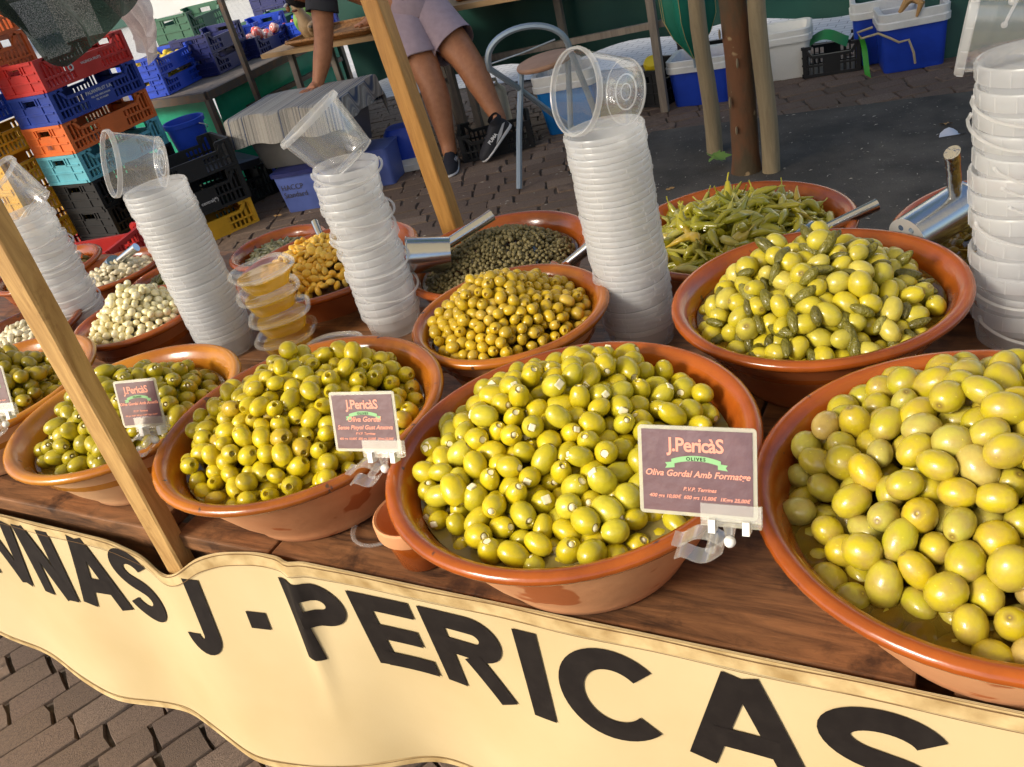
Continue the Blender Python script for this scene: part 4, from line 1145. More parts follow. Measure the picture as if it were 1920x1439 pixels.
# ---------------------------------------------------------------- price cards with clips
def price_card(rim, yaw, lean, w, hgt, lines, label, cardoff=(0, 0, 0), logo=True):
    o = empty('price_card', rim, yaw, label, 'price card', 'price cards clipped to the bowls')
    # frame: local x along card, y away from the viewer, z up; card leans back
    cm = Matrix.Translation((cardoff[0], cardoff[1], .055 + cardoff[2])) @ Matrix.Rotation(-lean, 4, 'X')
    def P(mb, name, mat, par=o, sm=False):
        mb.xf(cm); return mb.build(name, mat, par, sm)
    pl = MB().loft([(-.0009, w + .008, hgt + .008, .004), (.0009, w + .008, hgt + .008, .004)], 3)
    pl.xf(Matrix.Translation((0, 0, hgt / 2)) @ Matrix.Rotation(PI / 2, 4, 'X'))
    P(pl, 'laminate', M_cardborder)
    pc = MB().box(-w / 2, w / 2, -.0014, .0014, 0, hgt)
    card = P(pc, 'card', M_card)
    yy = -.0018
    def T(txt, size, z, mat, shear=.25, bold=0.0, x=0.0, sp=1.0, stretch=1.0):
        me = text_mesh(txt, size, mat, shear, bold, 'CENTER', sp)
        me.transform(cm @ Matrix.Translation((x, yy, z)) @ Matrix.Rotation(PI / 2, 4, 'X') @ Matrix.Diagonal((stretch, 1, 1, 1)))
        put('lettering', me, card)
    if logo:
        k = hgt / .088
        T('J.Peric\u00e0S', .0205 * k, hgt * .815, M_cardtext, .0, .0005 * k, 0, .92, .95 * w / .118 / k if False else .92)
        rb = MB()
        n = 16
        for i in range(n):
            for j in (0, 1): pass
        V = []; F = []
        for i in range(n + 1):
            t = i / n * 2 - 1; X = t * .0245 * k * 1.05; Z = hgt * .665 - .0045 * k * t * t
            V += [(X, yy, Z - .0028 * k), (X, yy, Z + .0028 * k)]
        for i in range(n): F.append((2 * i, 2 * i + 2, 2 * i + 3, 2 * i + 1))
        rb.add(V, F)
        for s in (-1, 1):
            X0 = s * .0225 * k; X1 = s * .0325 * k; Z = hgt * .665 - .0075 * k
            rb.add([(X0, yy + .0002, Z - .003 * k), (X1, yy + .0002, Z - .0042 * k), (X1 - s * .002 * k, yy + .0002, Z - .001 * k), (X1, yy + .0002, Z + .0018 * k), (X0, yy + .0002, Z + .003 * k)], [(0, 1, 2, 3, 4) if s > 0 else (4, 3, 2, 1, 0)])
        P(rb, 'ribbon', M_cardgreen, card)
        yy = -.0021
        T('OLIVES', .0052 * k, hgt * .655, M_ink, 0, 0.0001, 0, 1.3)
        T('desde 1930', .0036 * k, hgt * .585, M_cardtext, .2, 0, 0) if False else None
        yy = -.0018
    for (txt, size, fz, x, b_) in lines:
        T(txt, size, hgt * fz, M_cardtext, .3, b_, x)
    # clip: upper jaw that holds the card
    up = MB()
    up.box(w / 2 - .052, w / 2 + .008, -.0046, -.0022, -.006, .012)
    up.box(w / 2 - .052, w / 2 + .008, .0022, .0046, -.008, .010)
    up.box(w / 2 - .052, w / 2 + .008, -.0042, .0042, -.0115, -.0065)
    P(up, 'card_holder', M_clip)
    P(MB().box(w / 2 - .044, w / 2 - .037, -.0075, .0075, -.018, -.004), 'lug', M_whitepl); P(MB().box(w / 2 - .010, w / 2 - .003, -.0075, .0075, -.018, -.004), 'lug', M_whitepl)
    st = MB().tube([(w / 2 - .024, 0, -.011), (w / 2 - .024, 0, -.024)], [.007, .0045], 10)
    P(st, 'stem', M_clip, o, True)
    # ball joint and the jaw on the bowl rim
    jt = cm @ Vector((w / 2 - .024, 0, -.028))
    MB().ellip(jt, .0062, .0062, .0062, 12, 8).build('joint', M_whitepl, o, True)
    def jaw(sgn):
        pts = []
        for i in range(15):
            t = i / 14
            X = jt.x - .006 - .052 * t
            Z = jt.z - .002 + sgn * (.004 + .013 * math.sin(PI * min(1, t * 1.15)) + (.006 * max(0, t - .75) * 4)) + (-.010 * t)
            pts.append((X, Z))
        V = []; F = []
        for (X, Z) in pts:
            for yv in (-.010, .010):
                V += [(X, jt.y + yv, Z - .0012), (X, jt.y + yv, Z + .0012)]
        for i in range(14):
            a = i * 4; b_ = a + 4
            F += [(a, b_, b_ + 1, a + 1), (a + 2, a + 3, b_ + 3, b_ + 2), (a + 1, b_ + 1, b_ + 3, a + 3), (a, a + 2, b_ + 2, b_)]
        F += [(0, 1, 3, 2), (56, 58, 59, 57)]
        MB().add(V, F).build('jaw', M_clip, o, True)
    jaw(1); jaw(-1)
    MB().tube([(jt.x - .018, jt.y - .011, jt.z - .004), (jt.x - .018, jt.y + .011, jt.z - .004)], .005, 10).build('spring', M_clip, o, True)
    return o
price_card((-.245, .632, .806), R(4), R(24), .112, .086, [('Oliva Gordal Amb Formatge', .0092, .47, 0, .0002), ('P.V.P. Terrines', .0056, .285, .003, .0001), ('400 grs 10,00\u20ac', .0054, .185, -.033, .0001), ('600 grs 15,00\u20ac', .0054, .185, .003, .0001), ('1Kgrs 25,00\u20ac', .0054, .185, .038, .0001)],
           'price card reading Oliva Gordal Amb Formatge on the cheese-olive bowl', (-.006, .0, -.015))
price_card((-.712, .690, .786), R(8), R(22), .092, .074, [('Oliva Gordal', .0098, .545, 0, .0002), ('Sense Pinyol Gust Anxova', .0080, .395, 0, .0002), ('P.V.P. Terrines', .0050, .28, 0, .0001), ('400 grs 10,00\u20ac  600 grs 15,00\u20ac  1Kgrs 25,00\u20ac', .0044, .185, 0, .0001)],
           'price card reading Sense Pinyol Gust Anxova on the pitted-olive bowl', (-.008, 0, -.012))
price_card((-1.175, .700, .770), R(14), R(20), .074, .070, [('Oliva Gordal Amb Ametlla', .0068, .50, 0, .0002), ('P.V.P. Terrines', .0046, .32, 0, .0001), ('400 grs 10,00\u20ac 600 grs 15,00\u20ac 1Kgrs 25,00\u20ac', .0034, .22, 0, .0001)],
           'price card reading Amb Ametlla beside the pale post', (-.010, 0, -.008))
price_card((-1.565, .688, .772), R(14), R(20), .076, .076, [('Oliva Gordal', .0080, .50, 0, .0002), ('P.V.P. Terrines', .0046, .32, 0, .0001), ('400 grs 10,00\u20ac 600 grs 15,00\u20ac 1Kgrs 25,00\u20ac', .0034, .22, 0, .0001)],
           'price card cut off by the picture edge on the dark-olive bowl', (-.010, 0, -.008))

# ---------------------------------------------------------------- small things on the table
o = empty('small_pot', (-.700, .700, TZ + .001), 0, 'small terracotta pot tucked under the rim of the cheese-olive bowl', 'pot')
MB().lathe([(0, 0), (.036, 0), (.039, .003), (.048, .058)], 32).build('body', M_glaze, o, True)
MB().lathe([(.0478, .058), (.0545, .060), (.0555, .064), (.0555, .082), (.053, .0845), (.0500, .083), (.0475, .06), (.038, .008), (0, .006)], 32).build('rim', M_clay, o, True)
ln = MB()
ln.lathe([(.040, .0), (.0455, .0), (.0465, .0025), (.0455, .005), (.043, .0055), (.041, .0035), (.040, .0)], 36)
tag(ln.build('tub_lid_ring', M_clip, None, True, (-.808, .735, TZ + .002)), 'clear plastic ring lying on the boards beside the small pot', 'lid ring')
for (x, y, lab) in ((-.742, .985, 'clear upturned beaker propping the bowl of little olives'), (-.205, .985, 'clear upturned beaker standing between the two corner bowls')):
    o = empty('plastic_beaker', (x, y, TZ + .001), 0, lab, 'beaker')
    MB().lathe([(.034, 0), (.0355, .002), (.034, .006), (.027, .062), (0, .063)], 28).build('wall', M_clear, o, True)
    MB().lathe([(.034, .000), (.037, .001), (.037, .005), (.034, .006)], 28).build('rim', M_clip, o, True)
# ---------------------------------------------------------------- things behind the stall
def plast(name, c, rough=0.42):
    return pm(name, c, rough, vary=(9, tuple(v * 0.72 for v in c), 0.42, 0.8), bump=(60, 0.08))
K = {'red': plast('red_crate', (0.56, 0.035, 0.03)), 'blue': plast('blue_crate', (0.022, 0.055, 0.33)), 'orange': plast('orange_crate', (0.72, 0.16, 0.035)), 'teal': plast('teal_crate', (0.13, 0.42, 0.50)),
     'black': plast('black_crate', (0.012, 0.012, 0.013), 0.55), 'yellow': plast('yellow_crate', (0.66, 0.36, 0.02)), 'green': plast('green_crate', (0.035, 0.12, 0.07)), 'navy': plast('navy_crate', (0.012, 0.018, 0.11)),
     'bright': plast('bright_blue_crate', (0.02, 0.07, 0.52)), 'rust': plast('rust_orange_crate', (0.55, 0.115, 0.02))}
def crate_meshes(L, W, H):
    """long side along x. returns list of (name, MB)"""
    t = .012; res = []
    lip = .016
    dip = H * .30 if H > .12 else H * .22
    for s in (-1, 1):
        y0, y1 = (W / 2 - t, W / 2) if s > 0 else (-W / 2, -W / 2 + t)
        m_ = MB(); xa = L / 2; xc = L * .34
        yo0, yo1 = (y0, y1 + .007) if s > 0 else (y0 - .007, y1)
        m_.box(-xa, xa, yo0, yo1, 0, lip)                                  # bottom rail
        m_.box(-xc, xc, yo0, yo1, H - dip - lip, H - dip)                  # lowered middle rail
        for q in (-1, 1):
            a_, b_ = sorted((q * xc, q * xa)); m_.box(a_, b_, yo0, yo1, H - lip, H)
            m_.beam((q * xc, (yo0 + yo1) / 2, H - dip - lip / 2), (q * (xc + .035), (yo0 + yo1) / 2, H - lip / 2), abs(yo1 - yo0), lip)
            m_.box(q * xa - (0.022 if q > 0 else 0), q * xa + (0 if q > 0 else .022), yo0, yo1, lip, H - lip)
        zm = (H - dip) * .52
        m_.box(-xa + .02, xa - .02, yo0 + .001, yo1 - .001, zm - .005, zm + .005)
        pw = L * .15
        m_.box(-pw, pw, yo0 + .0015, yo1 - .0015, lip * .9, H - dip - lip * .9)      # label plate
        n = int(L / .026)
        for i in range(1, n):
            X = -xa + L * i / n
            if abs(X) < pw: continue
            top = H - dip - lip * .5 if abs(X) < xc else H - lip * .5
            w_ = .0045 if i % 4 else .008
            m_.box(X - w_, X + w_, y0 + .001, y1 - .001, lip * .5, top)
        res.append(('side', m_))
    for s in (-1, 1):
        x0, x1 = (L / 2 - t, L / 2) if s > 0 else (-L / 2, -L / 2 + t)
        m_ = MB(); ya = W / 2 - t
        xo0, xo1 = (x0, x1 + .006) if s > 0 else (x0 - .006, x1)
        m_.box(xo0, xo1, -ya, ya, 0, lip); m_.box(xo0, xo1, -ya, ya, H - lip, H)
        hz0, hz1, hw = H * .66, H * .84, min(.05, W * .16)
        m_.box(x0 + .001, x1 - .001, -ya, -hw, lip, H - lip); m_.box(x0 + .001, x1 - .001, hw, ya, lip, H - lip)
        m_.box(x0 + .001, x1 - .001, -hw, hw, lip, hz0); m_.box(x0 + .001, x1 - .001, -hw, hw, hz1, H - lip)
        m_.box(xo0 + .001, xo1 - .001, -ya, ya, H * .36, H * .36 + .008); m_.box(xo0 + .001, xo1 - .001, -ya, -hw, H * .62, H * .62 + .008); m_.box(xo0 + .001, xo1 - .001, hw, ya, H * .62, H * .62 + .008)
        for yy in (-ya * .5, ya * .5): m_.box(xo0 + .0015, xo1 - .0015, yy - .005, yy + .005, lip * .8, H - lip * .8)
        for yy in (-hw - .006, hw + .006): m_.box(xo0 + .001, xo1 - .001, yy - .004, yy + .004, hz0 - .008, hz1 + .008)
        res.append(('end', m_))
    f_ = MB().box(-L / 2 + t, L / 2 - t, -W / 2 + t, W / 2 - t, .003, .010)
    res.append(('floor', f_))
    return res
CRC = {}
def crate(x, y, z, rz, L, W, H, col, label, group=None, text=None, hidden_text_side=-1):
    o = empty('plastic_crate', (x, y, z), rz, label, 'crate', group)
    for nm, m_ in crate_meshes(L, W, H):
        key = (L, W, H, col, nm, len(CRC))
        m_.build(nm, K[col], o, weld=False)
    if text:
        for (txt, size, dx, dz, mat, side) in text:
            me = text_mesh(txt, size, mat, 0, .0004, 'CENTER')
            if side == 'front': me.transform(Matrix.Translation((dx, -W / 2 - .0078, dz)) @ Matrix.Rotation(PI / 2, 4, 'X'))
            else: me.transform(Matrix.Translation((-L / 2 - .0078, dx, dz)) @ Matrix.Rotation(-PI / 2, 4, 'Z') @ Matrix.Rotation(PI / 2, 4, 'X'))
            put('lettering', me, o)
    return o
M_print = pm('pale_print', (0.62, 0.62, 0.62), 0.5)
M_darkprint = pm('dark_print', (0.03, 0.03, 0.05), 0.5)
GC = 'crates stacked behind the olive stall'
# the coloured stack.  long side runs along +Y and is seen from +X: rotate so local -y faces +X
SX, SY = -4.29, 2.94
L_, W_, H_ = .60, .34, .158
cxs, cys = SX - W_ / 2, SY + L_ / 2
zz = .003
lvl = [('black', 'lowest black crate of the stack under the teal one', None), ('black', 'second black crate up, under the teal crate', None), ('black', 'black crate right under the teal one', None),
       ('teal', 'pale teal crate between black and orange crates', None), ('orange', 'orange crate stacked on the teal one', [('300', .03, 0, .045, M_darkprint, 'end')]),
       ('blue', 'deep blue lettered crate under the red one', [('PALMAFRUIT S.A.', .024, 0, .085, M_print, 'front'), ('POL. IND. MERCAPALMA', .012, 0, .060, M_print, 'front'), ('TEL. 971 PALMA', .012, 0, .042, M_print, 'front')]),
       ('red', 'red crate topping the coloured stack beside the netting', [('VALENCIA FRUITS', .017, .03, .072, M_print, 'front')])]
z = .0
for i, (c_, lab, tx) in enumerate(lvl):
    topcrate = crate(cxs + random.uniform(-.008, .008), cys + random.uniform(-.008, .008), z, PI / 2, L_, W_, H_, c_, lab, GC, tx)
    z += H_ + .0015
TOPZ = z
# emblem on the red crate
em = MB().lathe([(.010, 0), (.018, 0), (.018, .001), (.010, .001)], 20); em.xf(Matrix.Translation((-.105, -W_ / 2 - .0072, .072)) @ Matrix.Rotation(PI / 2, 4, 'X'))
em.build('emblem', M_print, topcrate)
# yellow stack beyond-left, with a red one low and an orange pair high
z = 0
for i, (c_, lab) in enumerate((('red', 'dark red crate lowest beside the black stack'), ('yellow', 'lowest yellow crate beside the black stack'), ('yellow', 'second yellow crate beside the coloured stack'), ('yellow', 'third yellow crate beside the coloured stack'),
                               ('yellow', 'topmost yellow crate of the yellow stack'), ('bright', 'bright blue crate on the yellow stack'))):
    crate(-4.86, 3.05, z, PI / 2, .60, .36, .172, c_, lab, GC); z += .1735
crate(-4.86, 2.95, 1.045, PI / 2, .60, .38, .20, 'rust', 'burnt orange crate on the yellow stack at the picture edge', GC, [('AGRO', .03, 0, .1, M_print, 'front')])
crate(-4.88, 2.95, 1.247, PI / 2, .60, .38, .20, 'rust', 'upper burnt orange crate at the picture corner', GC)
crate(-3.50, 2.20, 0, .3, .50, .33, .15, 'yellow', 'yellow crate low behind the white tub stack at the picture edge', GC)
crate(-3.50, 2.20, .152, .3, .50, .33, .15, 'yellow', 'yellow crate on another behind the white tub stack', GC)
crate(-3.50, 2.20, .304, .3, .50, .33, .15, 'red', 'red crate on the two yellow ones behind the white tub stack', GC)
# right of the second tub stack
crate(-3.98, 3.30, 0, R(62), .48, .32, .15, 'yellow', 'yellow crate on the paving under a black crate', GC)
crate(-3.98, 3.30, .152, R(62), .50, .33, .19, 'black', 'black lettered crate on the yellow crate', GC, [('central(*)', .026, 0.02, .06, M_print, 'front')])
crate(-3.98, 3.30, .344, R(62), .50, .33, .15, 'black', 'upper black crate before the blue bucket', GC)
crate(-4.20, 3.72, 0, R(70), .5, .34, .2, 'black', 'black crate on the ground behind the lettered one', GC)
M_greylid = plast('grey_lid', (0.075, 0.08, 0.09))
mb = MB().loft([(0, .46, .30, .02), (.045, .47, .31, .02), (.05, .45, .29, .02)], 4)
tag(mb.build('storage_tray', M_greylid, None, True, (-4.20, 3.70, .22), (.05, .1, R(70))), 'dark grey tray turned over on the black crates', 'tray')
def bucket(x, y, z, label, col, r0=.11, r1=.14, hh=.28, flip=False, rimcol=None):
    o = empty('bucket', (x, y, z), 0, label, 'bucket', rot=(PI, 0, 0) if flip else (0, 0, 0))
    MB().lathe([(0, 0), (r0 - .004, 0), (r0, .006), (r1, hh), (r1 - .004, hh), (r0 - .004, .008), (0, .006)], 32).build('body', col, o, True)
    MB().lathe([(r1, hh - .03), (r1 + .008, hh - .028), (r1 + .010, hh - .002), (r1 + .004, hh + .002), (r1 - .004, hh)], 32).build('rim', rimcol or col, o, True)
    MB().tube([((r1 + .008) * math.cos(a), (r1 + .008) * math.sin(a), hh - .03 - .06 * math.sin(a)) for a in np.linspace(0, PI, 20)], .003, 6).build('handle', M_whitepl, o, True)
bucket(-4.25, 3.66, .275, 'tall blue bucket behind the coloured crates', K['bright'], .085, .115, .29)

# bottle shown between crates
o = empty('green_bottle', (-4.02, 4.05, 0), 0, 'green glass bottle behind the blue bucket', 'bottle')
M_greenglass = pm('green_bottle_glass', (0.02, 0.22, 0.05), 0.1, coat=.5)
MB().lathe([(0, 0), (.036, 0), (.038, .004), (.038, .17), (.030, .20), (.014, .235)], 20).build('body', M_greenglass, o, True)
MB().lathe([(.014, .235), (.013, .29), (.016, .292), (.016, .302), (0, .303)], 20).build('neck', M_greenglass, o, True)

# ---------------------------------------------------------------- fruit stand
FT = .64
ft = empty('fruit_stand', (-4.32, 3.97, 0), 0, 'iron-framed fruit stand loaded with blue crates', 'stand')
def fpart(mb, name, mat):
    return mb.build(name, mat, ft)
fpart(MB().beam((-1.9, 0, FT - .03), (0, 0, FT - .03), .035, .05), 'front_bar', M_ironframe)
fpart(MB().beam((0, 0, FT - .03), (-.04, 1.5, FT - .03), .035, .05), 'side_bar', M_ironframe)
fpart(MB().box(-1.9, -.02, .02, 1.5, FT - .02, FT - .004), 'tray_board', M_greywood)
for (x, y, tz) in ((0, 0, FT - .05), (-1.1, 0, FT - .05), (-.04, 1.45, FT - .05), (-1.85, 0, FT - .05)):
    fpart(MB().beam((x, y, 0), (x, y, tz), .035, .035), 'leg', M_ironframe)
fpart(MB().beam((0, .3, FT - .20), (-.03, 1.4, FT - .20), .03, .03), 'brace', M_ironframe)
fpart(MB().beam((.13, .28, 0), (.13, .28, 2.4), .030, .030), 'pole', M_ironframe)
GF = 'crates on the fruit stand'
crate(-4.88, 4.20, FT, R(100), .42, .30, .12, 'bright', 'lower bright blue lemon crate at the stand corner', GF)
crate(-4.88, 4.20, FT + .122, R(100), .42, .30, .12, 'bright', 'upper bright blue lemon crate at the stand corner', GF)
crate(-4.78, 4.60, FT, R(96), .40, .30, .13, 'navy', 'lower navy crate beside the lemon crates', GF)
crate(-4.78, 4.60, FT + .132, R(96), .40, .30, .13, 'navy', 'upper navy crate beside the lemon crates', GF)
crate(-4.74, 5.00, FT, R(94), .40, .30, .13, 'navy', 'navy crate of red-striped apples on the fruit stand', GF)
crate(-4.64, 5.40, FT, R(92), .42, .34, .13, 'bright', 'bright blue crate of red radishes on the fruit stand', GF)
crate(-5.32, 5.02, FT, R(96), .44, .34, .20, 'black', 'black crate under the dark green crate', GF)
crate(-5.32, 5.02, FT + .202, R(96), .44, .34, .17, 'green', 'dark green crate topping the black one', GF)
crate(-5.12, 5.42, FT, R(96), .42, .32, .17, 'bright', 'bright blue crate behind the apples', GF)
crate(-5.3, 5.85, FT, R(96), .42, .32, .14, 'green', 'small green crate behind the apples', GF)
M_lemon = pm('lemon', (0.72, 0.50, 0.03), 0.45, bump=(120, .2))
M_apple = pm('striped_apple', (0.62, 0.06, 0.04), 0.3, coat=.3, vary=(14, (0.85, 0.66, 0.58), 0.45, 0.6), stretch=(3, 3, .5))
M_radish = pm('radish', (0.52, 0.05, 0.09), 0.35, vary=(20, (0.82, 0.72, 0.72), 0.45, 0.6))
le = MB().ellip((0, 0, 0), .026, .026, .036, 12, 8).mesh('lemon', M_lemon, True)
apm = MB().lathe([(0, -.030), (.016, -.034), (.034, -.015), (.037, .006), (.028, .028), (.010, .034), (0, .026)], 14).mesh('apple', M_apple, True)
g = random.Random(8)
for zc, lab in ((FT + .055, 'yellow lemon in the lower crate'), (FT + .122 + .055, 'yellow lemon in the upper crate')):
    for i in range(5):
        for j in range(3):
            a = R(100); u, v = (-.15 + i * .072), (-.09 + j * .085)
            tag(put('lemon', le, None, (-4.88 + u * math.cos(a) - v * math.sin(a), 4.19 + u * math.sin(a) + v * math.cos(a), zc + .012 + g.uniform(-.004, .012)), rand_quat(g, .5)), lab + ' at the fruit stand corner', 'lemon', 'lemons in the blue crates')
for i in range(4):
    for j in range(3):
        tag(put('apple', apm, None, (-4.74 - .09 + j * .09, 5.00 - .13 + i * .085, FT + .095 + (.03 if (i + j) % 2 else 0)), (g.uniform(-.6, .6), g.uniform(-.6, .6), g.uniform(0, 6))), 'red-striped apple in the navy crate', 'apple', 'apples on the fruit stand')
rdm = MB().ellip((0, 0, 0), .017, .017, .022, 10, 7).tube([(0, 0, -.02), (.003, 0, -.035), (.001, .002, -.05)], [.004, .002, .0008], 5).mesh('radish', M_radish, True, False)
for i in range(22):
    tag(put('radish', rdm, None, (-4.64 + g.uniform(-.13, .13), 5.40 + g.uniform(-.17, .17), FT + .085 + g.uniform(0, .03)), rand_quat(g, .3)), 'red radish in the bright blue crate', 'radish', 'radishes on the fruit stand')
# navy crate tower
for col_, (x, y) in enumerate(((-5.50, 6.30), (-5.00, 6.30))):
    for k in range(5):
        crate(x, y, FT - .17 + k * .172, R(96), .48, .34, .17, 'navy', ('lowest', 'second lowest', 'middle', 'second highest', 'topmost')[k] + (' navy crate of the tower by the white street' if col_ == 0 else ' navy crate of the tower behind the melon'), 'navy crate tower')
tb_ = empty('crate_stand', (-5.25, 6.30, 0), 0, 'low wooden stand under the navy crate tower', 'stand')
MB().box(-.55, .55, -.28, .28, FT - .20, FT - .172).build('top', M_greywood, tb_)
for sx in (-1, 1):
    for sy in (-1, 1): MB().box(sx * .5 - .02, sx * .5 + .02, sy * .24 - .02, sy * .24 + .02, 0, FT - .20).build('leg', M_greywood, tb_)

# ---------------------------------------------------------------- wooden trestle with squash, melon and wicker tray
WT = .715
wt = empty('trestle_table', (-3.7, 4.72, 0), 0, 'pine trestle table the person leans over', 'table')
MB().box(-.52, .62, -.28, .28, WT - .028, WT).build('top', M_tabletop, wt)
for sx in (-.36, .5):
    for sy in (-.22, .22): MB().beam((sx, sy, 0), (sx * .96, sy * .9, WT - .03), .04, .03).build('leg', M_greywood, wt)
    MB().beam((sx, -.2, .3), (sx, .2, .3), .03, .02).build('stretcher', M_greywood, wt)
M_wicker = pm('wicker', (0.40, 0.185, 0.055), 0.6, bump=(120, 1.0), vary=(60, (0.26, 0.11, 0.03), .4, .6))
tray = empty('wicker_tray', (-3.68, 4.68, WT + .001), 0, 'flat wicker tray on the pine trestle table', 'tray')
MB().loft([(0, .62, .36, .05), (.004, .64, .38, .05), (.03, .70, .44, .06), (.034, .70, .44, .06), (.03, .68, .42, .06), (.008, .63, .37, .05)], 6, True, True).build('basket', M_wicker, tray, True)
rimp = [(x, y, .034) for (x, y, _) in MB().loft([(0, .70, .44, .06)], 6, False, False).v]
MB().tube([(x, y, z_ + .003 * math.sin(i * 2.2)) for i, (x, y, z_) in enumerate(rimp)], .010, 7, closed=True).build('woven_rim', M_wicker, tray, True)
M_squash = pm('butternut', (0.42, 0.27, 0.13), 0.5, vary=(12, (0.30, 0.185, 0.085), .45, .6), bump=(40, .2))
def squash(x, y, z, q, label, s=1.0):
    o = empty('squash', (x, y, z), 0, label, 'squash'); o.rotation_euler = q
    MB().lathe([(0, -.03 * s), (.05 * s, -.02 * s), (.062 * s, .03 * s), (.055 * s, .075 * s), (.036 * s, .115 * s), (.033 * s, .17 * s), (.026 * s, .20 * s), (.010 * s, .212 * s)], 18).build('body', M_squash, o, True)
    MB().lathe([(.010 * s, .211 * s), (.007 * s, .235 * s), (.010 * s, .24 * s), (0, .241 * s)], 10).build('stalk', M_greywood, o, True)
squash(-3.90, 4.62, WT + .045, (.15, -.2, 0), 'pale butternut squash standing beside the melon')
squash(-3.80, 4.56, WT + .075, (1.35, 0, .5), 'butternut squash lying on the wicker tray', .85)
M_melon = pm('striped_melon', (0.22, 0.40, 0.08), 0.4, vary=(9, (0.07, 0.20, 0.035), .47, .56), stretch=(1, 1, .12))
o = MB().ellip((0, 0, 0), .10, .10, .115, 24, 14).build('melon', M_melon, None, True, (-4.04, 4.80, WT + .105), (1.2, .3, .2))
tag(o, 'striped green melon at the end of the pine table', 'melon')
M_clampred = pm('red_strap', (0.55, 0.03, 0.02), .5)
tag(MB().beam((-3.95, 4.46, .06), (-3.99, 4.46, .33), .02, .012).build('strap', M_clampred), 'red strap hanging under the pine table', 'strap')

# rear stall: weathered frame + tarpaulins
rs = empty('rear_stall', (-2.3, 4.80, 0), 0, 'weathered wooden stall frame before the dark green tarpaulin', 'stall')
def rpart(a, b_, w, d, nm): MB().beam(a, b_, w, d).build(nm, M_greywood, rs)
for (x, y) in ((-.74, -.06), (-.60, -.10), (.60, -.05), (-.10, .30)):
    rpart((x, y, 0), (x, y, 1.6 if x > .5 else .76), .042, .036, 'leg')
rpart((-.80, 0, .40), (.72, -.02, .475), .03, .034, 'rail')
MB().box(-.85, .25, -.16, .45, .735, .765).build('top', M_tabletop, rs)
M_loaf = pm('orange_gourd', (0.52, 0.20, 0.04), .55, vary=(14, (.35, .12, .03), .4, .7))
for k, (dx, dy, lab) in enumerate(((-.55, .0, 'orange gourd on the rear stall top'), (-.40, .05, 'second orange gourd along the rear stall top'), (-.22, .0, 'orange gourd nearest the bare end of the rear stall'))):
    tag(MB().lathe([(0, 0), (.05, .004), (.07, .035), (.06, .075), (.02, .09), (0, .085)], 16).build('gourd', M_loaf, None, True, (-2.3 + dx, 4.8 + dy, .766)), lab, 'gourd')
M_tarp = cloth_mat('dark_green_tarp', (0.016, 0.085, 0.062), 0.10, 0.45, (0.012, 0.06, 0.045), 3, 160)
M_tarp_as_backlit = cloth_mat('emerald_tarp_as_backlit', (0.025, 0.46, 0.28), 0.45, 0.30, (0.018, 0.34, 0.20), 9, 60)  # green brightened in the colour so the shaded cloth looks backlit
M_net = cloth_mat('shade_net', (0.010, 0.020, 0.015), 0.1, 0.8, (0.016, 0.045, 0.032), 9, 260, alpha=0.86)
def hang(name, a, b_, z0, z1, mat, label, cat, sag=.03, fold=.02, seed=1, nx=60, nz=24, jag=.03):
    g = random.Random(seed); A = Vector(a); B = Vector(b_); d = B - A; nn = Vector((-d.y, d.x)).normalized()
    ph = [g.uniform(0, 6) for _ in range(5)]; W_ = d.length
    def f(u, v):
        p = A + d * u
        w = fold * (math.sin(u * W_ * 7 + ph[0]) + .6 * math.sin(u * W_ * 13 + ph[1] + v * 2) + .4 * math.sin(v * 8 + ph[2])) * (1 - .7 * v)
        zb_ = z0 + jag * math.sin(u * W_ * 3 + ph[3]) + jag * .6 * math.sin(u * W_ * 8 + ph[4])
        return (p.x + nn.x * w, p.y + nn.y * w, zb_ + (z1 - zb_) * v + sag * math.sin(PI * u) * (v - 1) * 0)
    mb = MB().sheet(f, nx, nz); mb.add([(x + nn.x * .002, y + nn.y * .002, z) for x, y, z in mb.v], [tuple(reversed(q)) for q in mb.f])
    return tag(mb.build(name, mat, None, True, weld=False), label, cat)
hang('tarpaulin', (-4.05, 5.12), (-.55, 5.42), .27, 1.02, M_tarp, 'dark green tarpaulin hanging behind the person and the stool', 'tarpaulin', fold=.015, seed=2)
hang('tarpaulin', (-.40, 5.25), (1.0, 5.20), .01, 1.02, M_tarp, 'dark green tarpaulin reaching the ground beside the large cooler', 'tarpaulin', fold=.03, seed=5)
hang('tarpaulin', (-6.2, 4.04), (-4.38, 4.06), .02, FT - .06, M_tarp_as_backlit, 'emerald tarpaulin coloured as if backlit, hanging under the front of the fruit stand', 'tarpaulin', fold=.012, seed=3, jag=.01)
hang('tarpaulin', (-4.375, 4.08), (-4.42, 5.5), .02, FT - .06, M_tarp_as_backlit, 'emerald tarpaulin coloured as if backlit, hanging under the end of the fruit stand', 'tarpaulin', fold=.012, seed=4, jag=.01)

